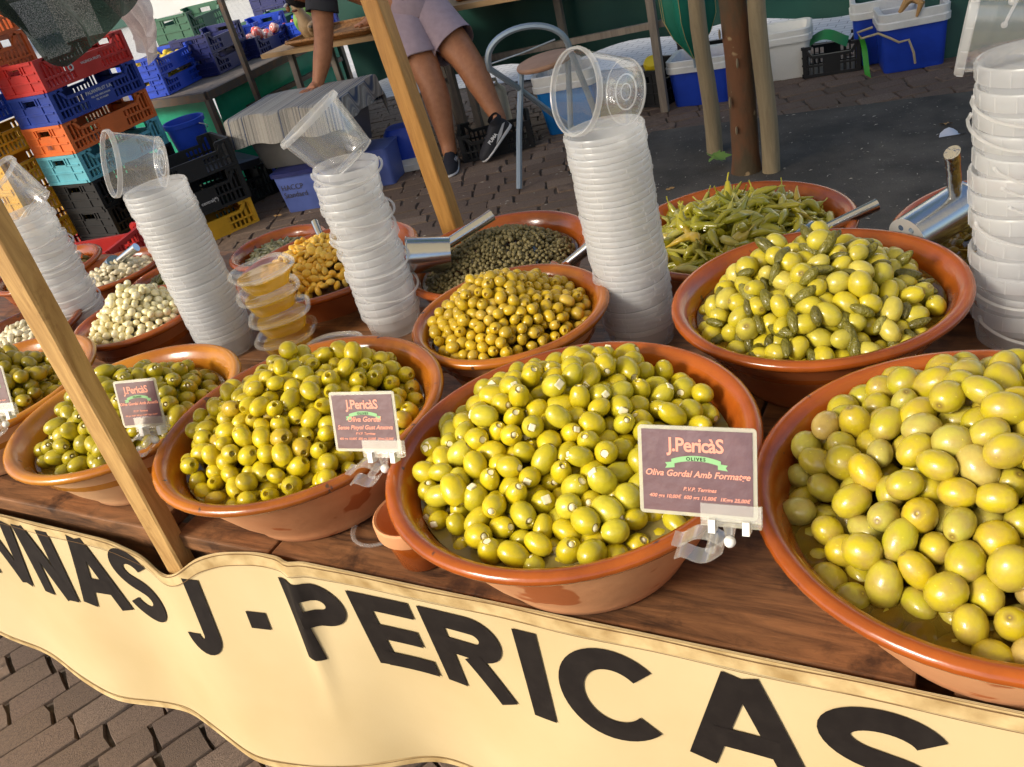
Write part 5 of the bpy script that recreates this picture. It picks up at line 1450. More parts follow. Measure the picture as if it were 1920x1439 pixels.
# shade netting bunched over the crates
def netf(u, v):
    # from the upper right down to a hanging point over the red crate
    x = -4.08 + .98 * u; y = 2.62 + .25 * math.sin(u * 3); top = 1.95
    low = float(np.interp(x, [-4.08, -3.93, -3.83, -3.73, -3.5, -3.31, -3.10], [1.44, 1.17, 1.10, 1.11, 1.19, 1.25, 1.34])) + .02 * math.sin(u * 21)
    z = low + (top - low) * v
    return (x + .05 * math.sin(v * 7 + u * 9), y + .05 * math.sin(u * 22 + v * 2) + .02 * math.sin(v * 17), z)
tag(MB().sheet(netf, 70, 40).build('shade_net', M_net, None, True, weld=False), 'dark green shade netting bunched over the crates in the corner', 'netting')
M_sheer = cloth_mat('sheer_cloth', (0.88, 0.80, 0.77), 0.6, 0.8, (0.76, 0.66, 0.63), 30, 200, alpha=0.8)
def sheerf(u, v):
    w = .13 + .15 * v; x = -4.05 + (u - .5) * 2 * w * .62 + .05 * (1 - v); y = 3.42 + .035 * math.sin(u * 25 + v * 3)
    low = .93 + .30 * abs(u - .45)
    return (x + .02 * math.sin(v * 9), y + .03 * math.sin(v * 5), low + (1.5 - low) * v)
tag(MB().sheet(sheerf, 50, 30).build('hanging_cloth', M_sheer, None, True, weld=False), 'sheer whitish cloth hanging beside the dark netting', 'cloth')

# ---------------------------------------------------------------- coolers, bins and crates on the ground
M_cool = plast('cooler_blue', (0.012, 0.05, 0.42)); M_cool2 = plast('cooler_sky_blue', (0.01, 0.19, 0.56)); M_white = plast('cooler_white', (0.70, 0.69, 0.66)); M_bluegrey = plast('fish_box_blue', (0.10, 0.145, 0.42))
M_foam = pm('foam_white', (0.66, 0.65, 0.61), .7, bump=(90, .4)); M_dark = pm('dark_inside', (0.03, 0.03, 0.03), .8); M_rope = pm('rope', (0.46, 0.37, 0.22), .8, bump=(200, .5)); M_bag = film('thin_bag', (.75, .75, .74), .5, .3, .5, .1)
def cooler(x, y, rz, w, d, hh, body, rim, label, open_=True, taper=.9):
    o = empty('cool_box', (x, y, 0), rz, label, 'cool box', 'cool boxes behind the stall')
    zr = hh * .74
    MB().loft([(0, w * taper, d * taper, .03), (.006, w * taper + .006, d * taper + .006, .033), (zr, w, d, .04)], 5).build('body', body, o, True)
    MB().loft([(zr, w + .004, d + .004, .04), (zr + .004, w + .028, d + .028, .05), (zr + .035, w + .030, d + .030, .05), (zr + .04, w + .020, d + .020, .048), (hh, w + .024, d + .024, .05), (hh + .004, w + .012, d + .012, .046), (hh, w - .03, d - .03, .03), (zr - .05, w - .05, d - .05, .03)], 5, False, True).build('rim', rim, o, True)
    return o
cooler(-2.21, 4.62, R(12), .34, .24, .34, M_cool2, M_white, 'sky-blue cool box behind the stool', taper=.82)
cooler(-1.505, 4.92, R(2), .34, .26, .255, M_cool, M_white, 'blue cool box with white rim left of the tree')
cooler(-1.13, 5.22, R(8), .30, .24, .265, M_foam, M_foam, 'white foam cool box seen between the tree stakes')
cooler(-.46, 5.16, R(14), .32, .25, .30, M_cool, M_white, 'large blue cool box with rope handle at the end of the row')
cooler(-.62, 5.34, R(10), .30, .22, .33, M_cool, M_foam, 'open cool box standing behind the large blue one')
rp = MB().tube([(-.63, 5.03, .245), (-.70, 5.0, .235), (-.68, 4.99, .205), (-.60, 5.01, .215), (-.54, 4.985, .19), (-.50, 5.00, .16), (-.455, 5.01, .165), (-.43, 5.00, .10), (-.425, 5.02, .04)], .006, 7)
tag(rp.build('rope', M_rope, None, True), 'pale rope hanging over the large blue cool box', 'rope')
tag(MB().tube([(-.50, 5.02, .30), (-.47, 5.03, .345), (-.44, 5.05, .36), (-.40, 5.03, .33), (-.42, 5.02, .27)], [.010, .02, .026, .018, .006], 8).build('brown_rag', M_dryleaf, None, True), 'crumpled brown rag over the rim of the large blue cool box', 'rag')
crate(-.87, 5.24, 0, R(8), .30, .24, .165, 'black', 'black crate between white foam box and large cooler', 'black crates on the ground')
tag(MB().sheet(lambda u, v: (-.98 + .2 * u, 5.17 + .1 * v, .15 + .03 * math.sin(u * 4) + .03 * v), 10, 4).build('green_sheet', pm('green_plastic', (.03, .22, .07), .4), None, True), 'green plastic sheet in the black crate', 'sheet')
tag(MB().sheet(lambda u, v: (-.695 + .03 * u + .03 * v, 5.0 + .02 * math.sin(v * 5), .02 + .20 * (1 - v) - .02 * u), 4, 8).build('leek_leaf', pm('leek_green', (.04, .30, .03), .4), None, True), 'bright green leaf hanging beside the large blue cool box', 'leaf')
crate(-1.80, 5.00, 0, R(75), .30, .22, .21, 'black', 'black crate with a yellow thing in it beside the frame leg', 'black crates on the ground')
tag(MB().lathe([(0, 0), (.05, 0), (.055, .03), (.045, .05), (0, .055)], 16).build('yellow_lid', pm('yellow_plastic', (.75, .55, .02), .4), None, True, (-1.82, 4.98, .195), (.5, .2, 0)), 'yellow lid sticking out of the black crate', 'lid')
crate(-1.58, 5.36, 0, R(5), .34, .26, .26, 'black', 'black crate behind the blue cool box', 'black crates on the ground')
crate(-2.60, 4.36, 0, R(28), .42, .28, .155, 'black', 'black crate on the ground behind the lifted shoe', 'black crates on the ground')
o = empty('jerrycan', (-2.86, 4.86, 0), .3, 'cream plastic jerrycan behind the person\'s legs', 'jerrycan')
MB().loft([(0, .18, .13, .03), (.2, .18, .13, .03), (.235, .12, .10, .03)], 5).build('body', plast('cream_plastic', (.55, .48, .36)), o, True)
MB().tube([(-.05, 0, .23), (-.05, 0, .27), (.05, 0, .27), (.05, 0, .23)], .012, 8).build('handle', plast('cream_plastic_handle', (.5, .44, .33)), o, True)
# grey bin on the blue fish box, rug over it
o = empty('fish_box', (-3.44, 3.70, 0), R(14), 'pale blue fish box lettered HACCP Standard under the grey bin', 'box')
MB().loft([(0, .34, .26, .02), (.004, .345, .265, .02), (.215, .375, .295, .025)], 4).build('body', M_bluegrey, o, True)
MB().loft([(.215, .378, .298, .025), (.217, .40, .32, .03), (.238, .40, .32, .03), (.24, .38, .30, .03)], 4).build('rim', K['navy'], o, True)
for t_, zz_ in (('HACCP', .15), ('Standard', .105)):
    me = text_mesh(t_, .042, M_darkprint, 0, .0003, 'LEFT')
    me.transform(Matrix.Translation((-.155, -.146 + (.215 - zz_) * .07 - .004, zz_)) @ Matrix.Rotation(PI / 2 - .068, 4, 'X')); put('lettering', me, o)
M_bin = plast('grey_bin', (0.13, 0.125, 0.115))
o = empty('grey_bin', (-3.46, 3.82, .242), R(10), 'grey plastic bin standing on the blue fish box', 'bin')
MB().loft([(0, .56, .34, .04), (.006, .57, .35, .045), (.28, .66, .42, .05)], 5).build('body', M_bin, o, True)
MB().loft([(.28, .662, .422, .05), (.282, .69, .45, .055), (.305, .69, .45, .055), (.307, .65, .41, .05)], 5).build('rim', M_bin, o, True)
m, nt, out = nmat('striped_rag_rug')
tc = N(nt, 'ShaderNodeTexCoord'); sx_ = N(nt, 'ShaderNodeSeparateXYZ'); nt.links.new(tc.outputs['Object'], sx_.inputs[0])
wv = N(nt, 'ShaderNodeTexNoise', noise_dimensions='1D'); wv.inputs['Scale'].default_value = 46; wv.inputs['Detail'].default_value = 2
nt.links.new(sx_.outputs[0], wv.inputs['W'])
rp_ = ramp(nt, [(.30, (.06, .08, .13)), (.42, (.32, .29, .25)), (.52, (.38, .355, .31)), (.60, (.18, .16, .14)), (.66, (.35, .33, .29)), (.75, (.10, .095, .095))])
nt.links.new(wv.outputs['Fac'], rp_.inputs[0])
b = N(nt, 'ShaderNodeBsdfPrincipled'); b.inputs['Roughness'].default_value = .95
nt.links.new(rp_.outputs[0], b.inputs['Base Color'])
nz_ = N(nt, 'ShaderNodeTexNoise'); nz_.inputs['Scale'].default_value = 130; nt.links.new(tc.outputs['Object'], nz_.inputs['Vector'])
bp_ = N(nt, 'ShaderNodeBump'); bp_.inputs['Strength'].default_value = .8; bp_.inputs['Distance'].default_value = .006
nt.links.new(nz_.outputs['Fac'], bp_.inputs['Height']); nt.links.new(bp_.outputs[0], b.inputs['Normal']); nt.links.new(b.outputs[0], out.inputs[0])
M_rug = m
def rugf(u, v):
    x = (u - .5) * .92; y = (v - .5) * .78
    ex = max(0, abs(x) - .362); ey = max(0, abs(y) - .242)
    d = max(ex, ey)
    z = .316 - (ex * 1.05 + ey * 1.0) + .006 * math.sin(x * 23) * (1 if ex + ey > 0 else .4)
    xx = math.copysign(min(abs(x), (.362 + ex * .25)), x) + .012 * math.sin(y * 30) * (ex > 0); yy = math.copysign(min(abs(y), (.242 + ey * .22)), y) + .012 * math.sin(x * 26) * (ey > 0)
    return (xx, yy, z + .003)
mb = MB().sheet(rugf, 60, 50); mb.add([(x, y, z + .006) for x, y, z in mb.v], [tuple(reversed(q)) for q in mb.f])
tag(mb.build('rag_rug', M_rug, None, True, (-3.46, 3.82, .242), (0, 0, R(10)), weld=False), 'grey striped rag rug draped over the grey bin', 'rug')
o = empty('cool_box', (-3.10, 4.18, 0), R(20), 'upturned dark blue cool box with white rim beside the grey bin', 'cool box', 'cool boxes behind the stall')
MB().loft([(.07, .26, .19, .05), (.22, .235, .165, .05), (.245, .20, .14, .045)], 6).build('body', M_cool, o, True)
MB().loft([(0, .29, .22, .06), (.035, .29, .22, .06), (.037, .275, .205, .055), (.07, .275, .205, .055)], 6).build('rim', M_white, o, True)
MB().tube([(.14, -.05, .05), (.18, -.07, .04), (.20, -.05, .02), (.22, -.06, .05)], .008, 6).build('rope_handle', M_rope, o, True)
o = empty('fish_box', (-3.20, 3.95, 0), R(14), 'pale blue box end showing beside the tub stack', 'box')
MB().loft([(0, .26, .2, .02), (.2, .28, .22, .03)], 4).build('body', M_bluegrey, o, True)
MB().loft([(.2, .285, .225, .03), (.215, .29, .23, .03)], 4).build('rim', M_bluegrey, o, True)
crate(-4.05, 4.32, 0, R(60), .40, .28, .22, 'bright', 'blue crate under the fruit stand beside the bin', 'crates on the ground')
bgm = MB().ellip((0, 0, 0), .10, .08, .07, 20, 14)
bgm.v = [tuple(Vector(v) * (1 + .35 * noise.noise(Vector(v) * 28))) for v in bgm.v]
tag(bgm.build('plastic_bag', M_bag, None, True, (-2.20, 4.60, .36)), 'crumpled pale plastic bag on the sky-blue cool box', 'bag')
# ---------------------------------------------------------------- stool
st = empty('folding_stool', (-2.0, 3.95, 0), 0, 'folding stool of grey tube with round brown seat and hoop back', 'stool')
def sp(pts, r, nm, mat=M_tube, n=8): MB().tube([(x + 2.0, y - 3.95, z) for x, y, z in pts], r, n).build(nm, mat, st, True)
# hoop back and its two legs
hoop = []
Lf = Vector((-2.165, 3.72, .60)); Rf = Vector((-1.80, 3.86, .60))
for i in range(21):
    a = PI * i / 20
    c_ = (Lf + Rf) / 2; e = (Lf - Rf) / 2
    p = c_ + e * math.cos(a) + Vector((0, -.01, .15)) * math.sin(a) ** .8
    hoop.append(tuple(p))
legL = [(-1.93, 4.25, .012), (-2.02, 4.06, .22), (-2.12, 3.84, .48)]
legR = [(-1.745, 3.93, .012), (-1.76, 3.92, .30), (-1.79, 3.88, .52)]
sp(legL + hoop + list(reversed(legR)), .0155, 'back_hoop')
sp([(-2.13, 3.67, .012), (-2.12, 3.78, .26), (-2.10, 3.90, .52)], .0155, 'leg')
sp([(-1.96, 3.95, .012), (-1.93, 4.0, .26), (-1.90, 4.03, .52)], .0155, 'leg')
sp([(-2.16, 3.72, .62), (-2.0, 3.765, .64), (-1.85, 3.83, .665)], .004, 'back_wire')
sp([(-2.10, 3.90, .52), (-1.90, 4.03, .52)], .010, 'cross_bar')
seat = MB().lathe([(0, 0), (.130, 0), (.142, .006), (.145, .016), (.140, .026), (.128, .030), (0, .031)], 36)
seat.build('seat', M_seat, st, True, (0.0, 0.03, .525), (R(3), R(-3), 0))
# ---------------------------------------------------------------- tree with two stakes
tr = empty('young_tree', (-1.0, 3.72, 0), 0, 'slender young tree with flaking brown bark between two stakes', 'tree')
M_bark = pm('flaking_bark', (0.155, 0.065, 0.028), .85, vary=(6, (0.085, 0.06, 0.032), .42, .58), bump=(34, 1.2), spots=(9, .64, (.36, .25, .13)), stretch=(1, 1, .45))
tp = MB(); pts = []; rd = []
for i in range(26):
    z_ = 2.6 * i / 25; pts.append((.012 * math.sin(z_ * 3), .01 * math.sin(z_ * 2 + 1), z_ - .02)); rd.append(.060 - .006 * z_ + .002 * math.sin(z_ * 31) + (.012 if i == 0 else 0))
tp.tube(pts, rd, 16); tp.build('trunk', M_bark, tr, True)
bk_ = pm('bark_flake', (.40, .30, .18), .8)
for k, (a, z_, s_) in enumerate(((-2.0, .34, .02), (-1.2, .50, .016), (-1.7, .22, .014), (-2.4, .62, .016))):
    rr_ = .0590; fl = MB().ellip((rr_ * math.cos(a), rr_ * math.sin(a), z_), .004, .013, s_ * 1.3, 8, 6); fl.build('bark_flake', bk_, tr, True)
for lx, ly, dz_, s_ in ((.3, .2, 2.45, .5), (-.35, .1, 2.5, .5), (.05, -.3, 2.5, .45), (.0, .35, 2.55, .4)):
    MB().tube([(0, 0, 2.2), (lx * .5, ly * .5, 2.5), (lx * 1.6, ly * 1.6, 2.95)], [.022, .015, .006], 7).build('limb', M_bark, tr, True)
g = random.Random(31); cwn = MB()
for i in range(2600):
    v = Vector((g.gauss(0, 1), g.gauss(0, 1), g.gauss(0, .8))); v = v.normalized() * g.random() ** .45
    c_ = Vector((v.x * 1.15 + .25 * math.sin(v.z * 5), v.y * 1.1, 3.25 + v.z * .75)); s_ = g.uniform(.03, .06)
    a = Vector((g.gauss(0, 1), g.gauss(0, 1), g.gauss(0, .5))).normalized(); b_ = a.cross(Vector((g.random(), g.random(), 1))).normalized()
    cwn.add([c_ - a * s_, c_ + b_ * s_ * .5, c_ + a * s_, c_ - b_ * s_ * .5], [(0, 1, 2, 3)])
cwn.build('crown', M_leafgreen, tr, weld=False)
def stake(x, y, label, r=.036):
    pts = [(0.006 * math.sin(i * .9), .006 * math.sin(i * .7 + 1), 1.9 * i / 16) for i in range(17)]
    o = MB().tube(pts, [r * (1.08 - .012 * i) + .001 * math.sin(i * 3) for i in range(17)], 14).build('tree_stake', M_stake, None, True, (x, y, 0))
    tag(o, label, 'stake', 'stakes beside the young tree')
stake(-1.21, 3.98, 'round grey wooden stake left of the young tree'); stake(-.885, 3.70, 'round grey wooden stake right of the young tree')
# closed green parasol hanging point-down behind the stakes
M_parasol = cloth_mat('parasol_green', (0.012, 0.20, 0.13), .1, .5, (.01, .15, .10), 4)
pr = MB(); n = 32; prof = [(.004, .40), (.03, .44), (.085, .52), (.115, .60), (.12, .75), (.10, 1.1), (.05, 1.5)]
V = []; F = []
for (r_, z_) in prof:
    for j in range(n):
        a = 2 * PI * j / n; V.append((r_ * (1 + .13 * math.cos(8 * a)) * math.cos(a), r_ * (1 + .13 * math.cos(8 * a)) * math.sin(a), z_))
for i in range(len(prof) - 1):
    for j in range(n): F.append((i * n + j, i * n + (j + 1) % n, (i + 1) * n + (j + 1) % n, (i + 1) * n + j))
o = empty('closed_parasol', (-1.33, 4.22, 0), 0, 'closed dark green parasol hanging point down behind the left stake', 'parasol')
MB().add(V, F).build('canopy', M_parasol, o, True)
MB().tube([(0, 0, .36), (0, 0, 2.3)], .008, 8).build('pole', M_tube, o, True)
for k in range(5):
    a = -PI / 2 + (k - 2) * .75
    MB().tube([(r_ * (1 + .13 * math.cos(8 * a)) * 1.02 * math.cos(a), r_ * (1 + .13 * math.cos(8 * a)) * 1.02 * math.sin(a), z_) for r_, z_ in prof], .0015, 5).build('seam', pm('gold_seam%d' % k, (.45, .38, .16), .5), o, True)
# leaves and litter
def leaf(x, y, z, s, mat, label, rz, five=True):
    V = [(0, 0, .03 * s)]
    ol_ = [(0, 1.0), (14, .62), (26, .70), (38, .46), (58, .88), (70, .60), (84, .64), (100, .42), (122, .70), (140, .46), (165, .30), (180, .10)] if five else [(0, 1.0), (25, .55), (50, .42), (90, .36), (130, .40), (160, .55), (180, .8)]
    ol_ = ol_ + [(360 - a_, r_ * .94) for a_, r_ in reversed(ol_[1:-1])]
    n = len(ol_)
    for a_, r_ in ol_:
        V.append((s * r_ * math.cos(R(a_)), s * r_ * math.sin(R(a_)), .10 * s * math.sin(R(a_ * 3))))
    F = [(0, 1 + i, 1 + (i + 1) % n) for i in range(n)]
    tag(MB().add(V, F).build('fallen_leaf', mat, None, True, (x, y, z), (.15, .1, rz)), label, 'leaf', 'fallen leaves')
leaf(-1.16, 3.80, .06, .085, M_leafgreen, 'green lobed leaf lying at the foot of the tree', .4)
leaf(-1.30, 3.55, .018, .028, M_dryleaf, 'small dry tan leaf on the asphalt left of the chilli bowl', .9, False)
leaf(-.57, 3.30, .018, .022, M_dryleaf, 'small reddish leaf on the asphalt above the chilli bowl', .2, False)
leaf(-.22, 4.12, .02, .035, M_dryleaf, 'dry brown leaf beside the tub stack at the picture edge', 2.8, False)
leaf(-3.60, 3.46, .02, .03, M_dryleaf, 'curled brown leaf in front of the fish box', .5, False)
tag(MB().sheet(lambda u, v: (-.24 + .10 * u, 3.96 + .05 * v + .03 * u, .016 + .02 * math.sin(u * 5) * v), 6, 3).build('paper_scrap', M_paper, None, True), 'pale blue scrap of paper on the ground by the tub stack', 'paper')
g = random.Random(77)
lit = MB()
for i in range(320):
    x = g.uniform(-3.6, .2); y = g.uniform(2.6, 4.5); s_ = g.uniform(.003, .012); a = g.uniform(0, 3)
    lit.add([(x - s_ * math.cos(a), y - s_ * math.sin(a), .016), (x + s_ * .3 * math.sin(a), y - s_ * .3 * math.cos(a), .018), (x + s_ * math.cos(a), y + s_ * math.sin(a), .017), (x - s_ * .3 * math.sin(a), y + s_ * .3 * math.cos(a), .019)], [(0, 1, 2, 3)])
tag(lit.build('litter', pm('litter_bits', (.42, .38, .32), .8)), 'tiny pale specks of litter on the ground', kind='stuff')
# street behind: pale facades in the sun
M_plaster = pm('pale_plaster', (.86, .83, .76), .85, vary=(1.5, (.80, .76, .68), .4, .7)); M_shut = pm('green_shutter', (.08, .16, .12), .6); M_stone = pm('stone_trim', (.55, .50, .42), .8)
def facade(x, y, w, hh, rz, label):
    o = empty('townhouse', (x, y, 0), rz, label, 'house', 'houses across the street')
    MB().box(-w / 2, w / 2, 0, 6, 0, hh).build('wall', M_plaster, o)
    MB().box(-w / 2 - .2, w / 2 + .2, -.3, 6.2, hh, hh + .25).build('roof', M_stone, o)
    n = max(2, int(w / 2.6))
    for i in range(n):
        X = -w / 2 + w * (i + .5) / n
        MB().box(X - .5, X + .5, -.05, -.002, .02, 2.3).build('door', M_shut, o)
        for zz_ in (3.4, 6.4):
            if zz_ + 1.6 < hh:
                f_ = MB().box(X - .55, X + .55, -.05, -.002, zz_, zz_ + 1.6).build('window', M_shut, o)
                MB().box(X - .65, X + .65, -.14, -.004, zz_ - .12, zz_ - .01).build('sill', M_stone, f_)
facade(-16, 17, 9, 9.5, R(30), 'pale sunlit house far behind the fruit stand'); facade(-8.2, 21, 8, 9, R(12), 'cream house far behind the navy crate tower'); facade(3, 22, 12, 10, 0, 'long pale house far behind the tarpaulin')
facade(-24, 8, 9, 9, R(62), 'pale house at the far end of the street')
# ---------------------------------------------------------------- the person bending over the pine table
M_skin = pm('tanned_skin', (0.45, 0.185, 0.085), .5, vary=(30, (0.36, 0.135, 0.06), .4, .75), bump=(160, .08))
M_shirt = cloth_mat('charcoal_jersey', (0.048, 0.046, 0.050), .03, .9, (0.04, 0.038, 0.042), 12)
M_short = cloth_mat('lilac_jersey', (0.42, 0.31, 0.34), .05, .9, (0.37, 0.27, 0.30), 30, 300)
M_hair = pm('dark_hair', (0.015, 0.011, 0.009), .6, bump=(200, .8))
M_shoeblk = pm('black_knit', (0.020, 0.020, 0.026), .7, bump=(300, .4)); M_shoewht = pm('white_rubber', (0.66, 0.66, 0.67), .5)
def skin_mesh(name, joints, edges, mat, root=0, sub=2):
    me = bpy.data.meshes.new(name)
    me.from_pydata([j[0] for j in joints], edges, [])
    ob = bpy.data.objects.new(name + '_source', me); COL.objects.link(ob)
    md = ob.modifiers.new('skin', 'SKIN'); md.use_smooth_shade = True; md.branch_smoothing = .3
    for i, j in enumerate(joints):
        r_ = j[1]
        r_ = r_ * (1.42 if r_ > .02 else 1.3)
        me.skin_vertices[0].data[i].radius = (r_, r_) if not isinstance(r_, tuple) else r_
        me.skin_vertices[0].data[i].use_root = (i == root)
    sb = ob.modifiers.new('subsurf', 'SUBSURF'); sb.levels = sub; sb.render_levels = sub
    dg = bpy.context.evaluated_depsgraph_get()
    res = bpy.data.meshes.new_from_object(ob.evaluated_get(dg))
    bpy.data.objects.remove(ob); bpy.data.meshes.remove(me)
    res.name = name; res.materials.clear(); res.materials.append(mat)
    res.polygons.foreach_set('use_smooth', [True] * len(res.polygons))
    return res
PO = Vector((-2.80, 4.20, 0))
person = empty('person', PO, 0, 'person in charcoal T-shirt and lilac shorts bending over, one hand on the striped rug', 'person')
J = []; Ed = []
def jt(p, r_, par=None):
    J.append((Vector(p) - PO, r_)); i = len(J) - 1
    if par is not None: Ed.append((par, i))
    return i
pel = jt((-2.985, 4.43, .82), .135)
sp1 = jt((-3.06, 4.41, .95), .128, pel); sp2 = jt((-3.22, 4.39, 1.06), .135, sp1); che = jt((-3.36, 4.36, 1.13), .135, sp2)
nk = jt((-3.46, 4.31, 1.13), .055, che); hd0 = jt((-3.53, 4.265, 1.105), .072, nk); hd1 = jt((-3.585, 4.235, 1.06), .088, hd0); hd2 = jt((-3.61, 4.215, .995), .070, hd1)
# near arm down to the rug
s1 = jt((-3.385, 4.225, 1.09), .062, che); s1b = jt((-3.395, 4.19, .99), .050, s1); e1 = jt((-3.415, 4.13, .795), .040, s1b); f1 = jt((-3.44, 4.09, .70), .041, e1); w1 = jt((-3.475, 4.035, .590), .026, f1)
h1 = jt((-3.485, 4.015, .566), .030, w1); h1b = jt((-3.495, 3.985, .558), .028, h1)
for k, (dx, L_f) in enumerate(((-.030, .055), (-.010, .066), (.010, .064), (.028, .050))):
    a_ = jt((-3.495 + dx, 3.965, .562), .0095, h1b); b__ = jt((-3.497 + dx * 1.2, 3.965 - L_f * .5, .565), .0085, a_); jt((-3.498 + dx * 1.3, 3.965 - L_f, .558), .007, b__)
t_ = jt((-3.455, 4.005, .562), .010, h1); jt((-3.435, 3.98, .560), .0085, t_)
# far arm onto the table
s2 = jt((-3.36, 4.50, 1.08), .062, che); s2b = jt((-3.33, 4.545, .99), .050, s2); e2 = jt((-3.29, 4.58, .86), .040, s2b); w2 = jt((-3.40, 4.60, .775), .027, e2); h2 = jt((-3.44, 4.60, .765), .030, w2)
for k, dy in enumerate((-.028, -.009, .010, .028)):
    a_ = jt((-3.475, 4.60 + dy, .768), .0095, h2); jt((-3.52, 4.60 + dy * 1.2, .762), .008, a_)
t_ = jt((-3.455, 4.565, .762), .010, h2); jt((-3.475, 4.545, .760), .008, t_)
# standing leg
hA = jt((-3.03, 4.375, .77), .098, pel); tA = jt((-2.94, 4.29, .63), .080, hA); kA = jt((-2.835, 4.205, .475), .056, tA); cA = jt((-2.815, 4.185, .36), .059, kA); lA = jt((-2.795, 4.145, .22), .042, cA); aA = jt((-2.785, 4.125, .105), .032, lA); fA = jt((-2.775, 4.095, .055), .034, aA)
# lifted leg
hB = jt((-2.92, 4.455, .79), .098, pel); tB = jt((-2.80, 4.41, .665), .084, hB); kB = jt((-2.665, 4.355, .525), .060, tB); cB = jt((-2.615, 4.325, .44), .061, kB); lB = jt((-2.545, 4.285, .30), .043, cB); aB = jt((-2.495, 4.258, .205), .033, lB); fB = jt((-2.485, 4.235, .165), .034, aB)
put('body', skin_mesh('body', J, Ed, M_skin, pel), person)
# head details
hc = Vector((-3.595, 4.225, 1.035)) - PO
fw_ = Vector((-.62, -.42, -.66)).normalized(); dn = Vector((-.35, -.30, -.60))
hr = MB().ellip((0, 0, 0), .098, .105, .098, 18, 12); hr.v = [(x, y, z) for x, y, z in hr.v]
hr.xf(Matrix.Translation(hc + Vector((.025, .018, .022))))
put('hair', hr.mesh('hair', M_hair, True), person)
nose_c = hc + fw_ * .088
MB().ellip(nose_c, .013, .013, .020, 10, 7).build('nose', M_skin, person, True)
side = fw_.cross(Vector((0, 0, 1))).normalized(); upv = side.cross(fw_)
M_eye = pm('eye_white', (.7, .7, .68), .3)
for s_ in (-1, 1):
    MB().ellip(hc + fw_ * .080 + side * .032 * s_ + upv * .018, .011, .011, .008, 10, 6).build('eye', M_eye, person, True)
    MB().ellip(hc + side * .088 * s_ - fw_ * .005, .014, .018, .026, 10, 7).build('ear', M_skin, person, True)
MB().ellip(hc + fw_ * .078 - upv * .036, .022, .016, .007, 10, 6).build('mouth', pm('lips', (.32, .10, .07), .5), person, True)

def garment(paths, name, mat, n=20, thick=.004):
    mb = MB()
    for pts, rads, flat in paths:
        mb.tube([Vector(p) - PO for p in pts], rads, n, caps=False, flat=flat)
    # soft creases
    mb.v = [tuple(Vector(v) + Vector((.006 * math.sin(v[2] * 60 + v[0] * 25), .006 * math.sin(v[0] * 70 + v[2] * 30), .004 * math.sin(v[0] * 50)))) for v in mb.v]
    me = mb.mesh(name, mat, True, True, 60)
    o = put(name, me, person); md = o.modifiers.new('solid', 'SOLIDIFY'); md.thickness = thick
    sb = o.modifiers.new('smooth', 'SUBSURF'); sb.levels = 1; sb.render_levels = 1
    return o
garment([([(-2.965, 4.435, .87), (-3.02, 4.425, .91), (-3.08, 4.41, .99), (-3.20, 4.395, 1.075), (-3.32, 4.37, 1.135), (-3.42, 4.335, 1.15), (-3.47, 4.31, 1.145)], [.178, .170, .168, .176, .172, .12, .075], .92),
         ([(-3.36, 4.27, 1.12), (-3.388, 4.215, 1.07), (-3.395, 4.188, .99), (-3.403, 4.165, .925)], [.095, .092, .090, .096], 1.0),
         ([(-3.35, 4.46, 1.11), (-3.36, 4.51, 1.06), (-3.33, 4.55, .98)], [.085, .080, .082], 1.0)], 't_shirt', M_shirt)
garment([([(-3.055, 4.42, .94), (-3.015, 4.425, .89), (-2.98, 4.42, .82), (-2.955, 4.41, .74)], [.150, .166, .178, .15], .95),
         ([(-3.02, 4.39, .80), (-2.98, 4.335, .71), (-2.935, 4.285, .62), (-2.905, 4.25, .555)], [.135, .138, .132, .136], 1.0),
         ([(-2.935, 4.455, .82), (-2.86, 4.43, .725), (-2.77, 4.395, .63), (-2.735, 4.38, .595)], [.140, .140, .136, .140], 1.0)], 'shorts', M_short)
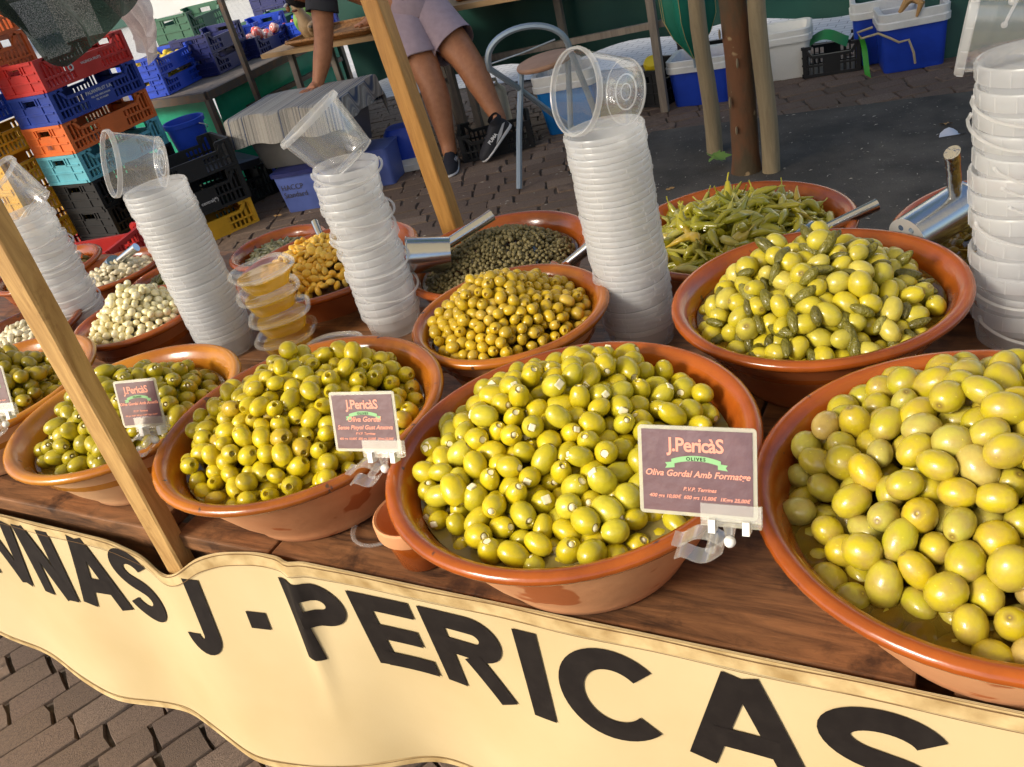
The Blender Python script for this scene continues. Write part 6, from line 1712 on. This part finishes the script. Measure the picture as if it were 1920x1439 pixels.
def shoe(heel, toe, up, nm):
    """heel and toe sole points (world)"""
    H_v = Vector(heel) - PO; T_v = Vector(toe) - PO; fx = (T_v - H_v).normalized(); L_s = (T_v - H_v).length
    u_ = Vector(up); u_ = (u_ - fx * u_.dot(fx)).normalized(); sd = u_.cross(fx)
    Mx = Matrix(((fx.x, sd.x, u_.x, H_v.x), (fx.y, sd.y, u_.y, H_v.y), (fx.z, sd.z, u_.z, H_v.z), (0, 0, 0, 1)))
    prof = [(0, .045, .05, .022), (.06, .066, .095, .022), (.2, .072, .105, .022), (.35, .076, .098, .020), (.5, .086, .075, .018), (.7, .096, .058, .016), (.86, .088, .045, .014), (.95, .062, .034, .014), (1.0, .02, .022, .014)]
    def sec(part):
        V = []; F = []; n = 14
        for (t, w, hh, sl) in prof:
            for j in range(n):
                a = 2 * PI * j / n
                if part == 'up':
                    y = (w / 2) * math.copysign(abs(math.cos(a)) ** .7, math.cos(a)); z = sl + (hh - sl) * (.5 + .5 * math.sin(a)) if True else 0
                    z = sl * .8 + max(0, math.sin(a)) ** .8 * (hh - sl * .8) if math.sin(a) > 0 else sl * .8 * .9
                else:
                    y = (w / 2 + .005) * math.copysign(abs(math.cos(a)) ** .6, math.cos(a)); z = sl * (.5 + .5 * math.copysign(abs(math.sin(a)) ** .4, math.sin(a)))
                V.append((t * L_s, y, z))
        for i in range(len(prof) - 1):
            for j in range(n): F.append((i * n + j, i * n + (j + 1) % n, (i + 1) * n + (j + 1) % n, (i + 1) * n + j))
        F += [tuple(reversed(range(n))), tuple((len(prof) - 1) * n + j for j in range(n))]
        return MB().add(V, F)
    so = sec('sole').xf(Mx); up_ = sec('up').xf(Mx)
    sh = up_.build('shoe', M_shoeblk, person, True)
    so.build('sole', M_shoewht, sh, True)
    fl = MB()
    for s_ in (-1, 1):
        fl.add([(.52 * L_s, s_ * .0455, .020), (.30 * L_s, s_ * .0415, .026), (.04 * L_s, s_ * .034, .055), (.10 * L_s, s_ * .0365, .062), (.34 * L_s, s_ * .0415, .046)], [(0, 1, 2, 3, 4)])
    fl.xf(Mx); fl.build('flash', M_shoewht, sh)
    for s_ in (-1, 1):
        me = text_mesh('PUMA', .026, M_shoewht, 0, .0012)
        me.transform(Mx @ Matrix.Translation((.47 * L_s, s_ * .0405, .056)) @ Matrix.Rotation(0 if s_ < 0 else PI, 4, 'Z') @ Matrix.Rotation(R(62), 4, 'X'))
        put('lettering', me, sh)
    MB().tube([Mx @ Vector((.14 * L_s, 0, .085)), Mx @ Vector((.13 * L_s, 0, .115))], [.040, .037], 16, caps=False).build('collar', M_shoeblk, sh, True)
shoe((-2.800, 4.165, .002), (-2.705, 3.925, .002), (0, 0, 1), 'standing')
shoe((-2.425, 4.255, .165), (-2.585, 4.125, .006), (-.35, -.45, .6), 'lifted')
me = text_mesh('balear', .07, M_shoewht, 0, .0012)
# lettering along the side of the shirt
ax = Vector((.60, .05, -.50)).normalized(); nrm = Vector((.38, -.86, -.28)); nrm = (nrm - ax * nrm.dot(ax)).normalized(); u_ = nrm.cross(ax)
c_ = Vector((-3.13, 4.235, .955)) - PO
me.transform(Matrix(((ax.x, u_.x, nrm.x, c_.x), (ax.y, u_.y, nrm.y, c_.y), (ax.z, u_.z, nrm.z, c_.z), (0, 0, 0, 1))))
put('lettering', me, person)
lg = MB().add([c_ + ax * .12 + u_ * -.02 + nrm * .001, c_ + ax * .17 + u_ * -.045 + nrm * .001, c_ + ax * .10 + u_ * -.06 + nrm * .001], [(0, 1, 2)]).build('emblem', M_shoewht, person)
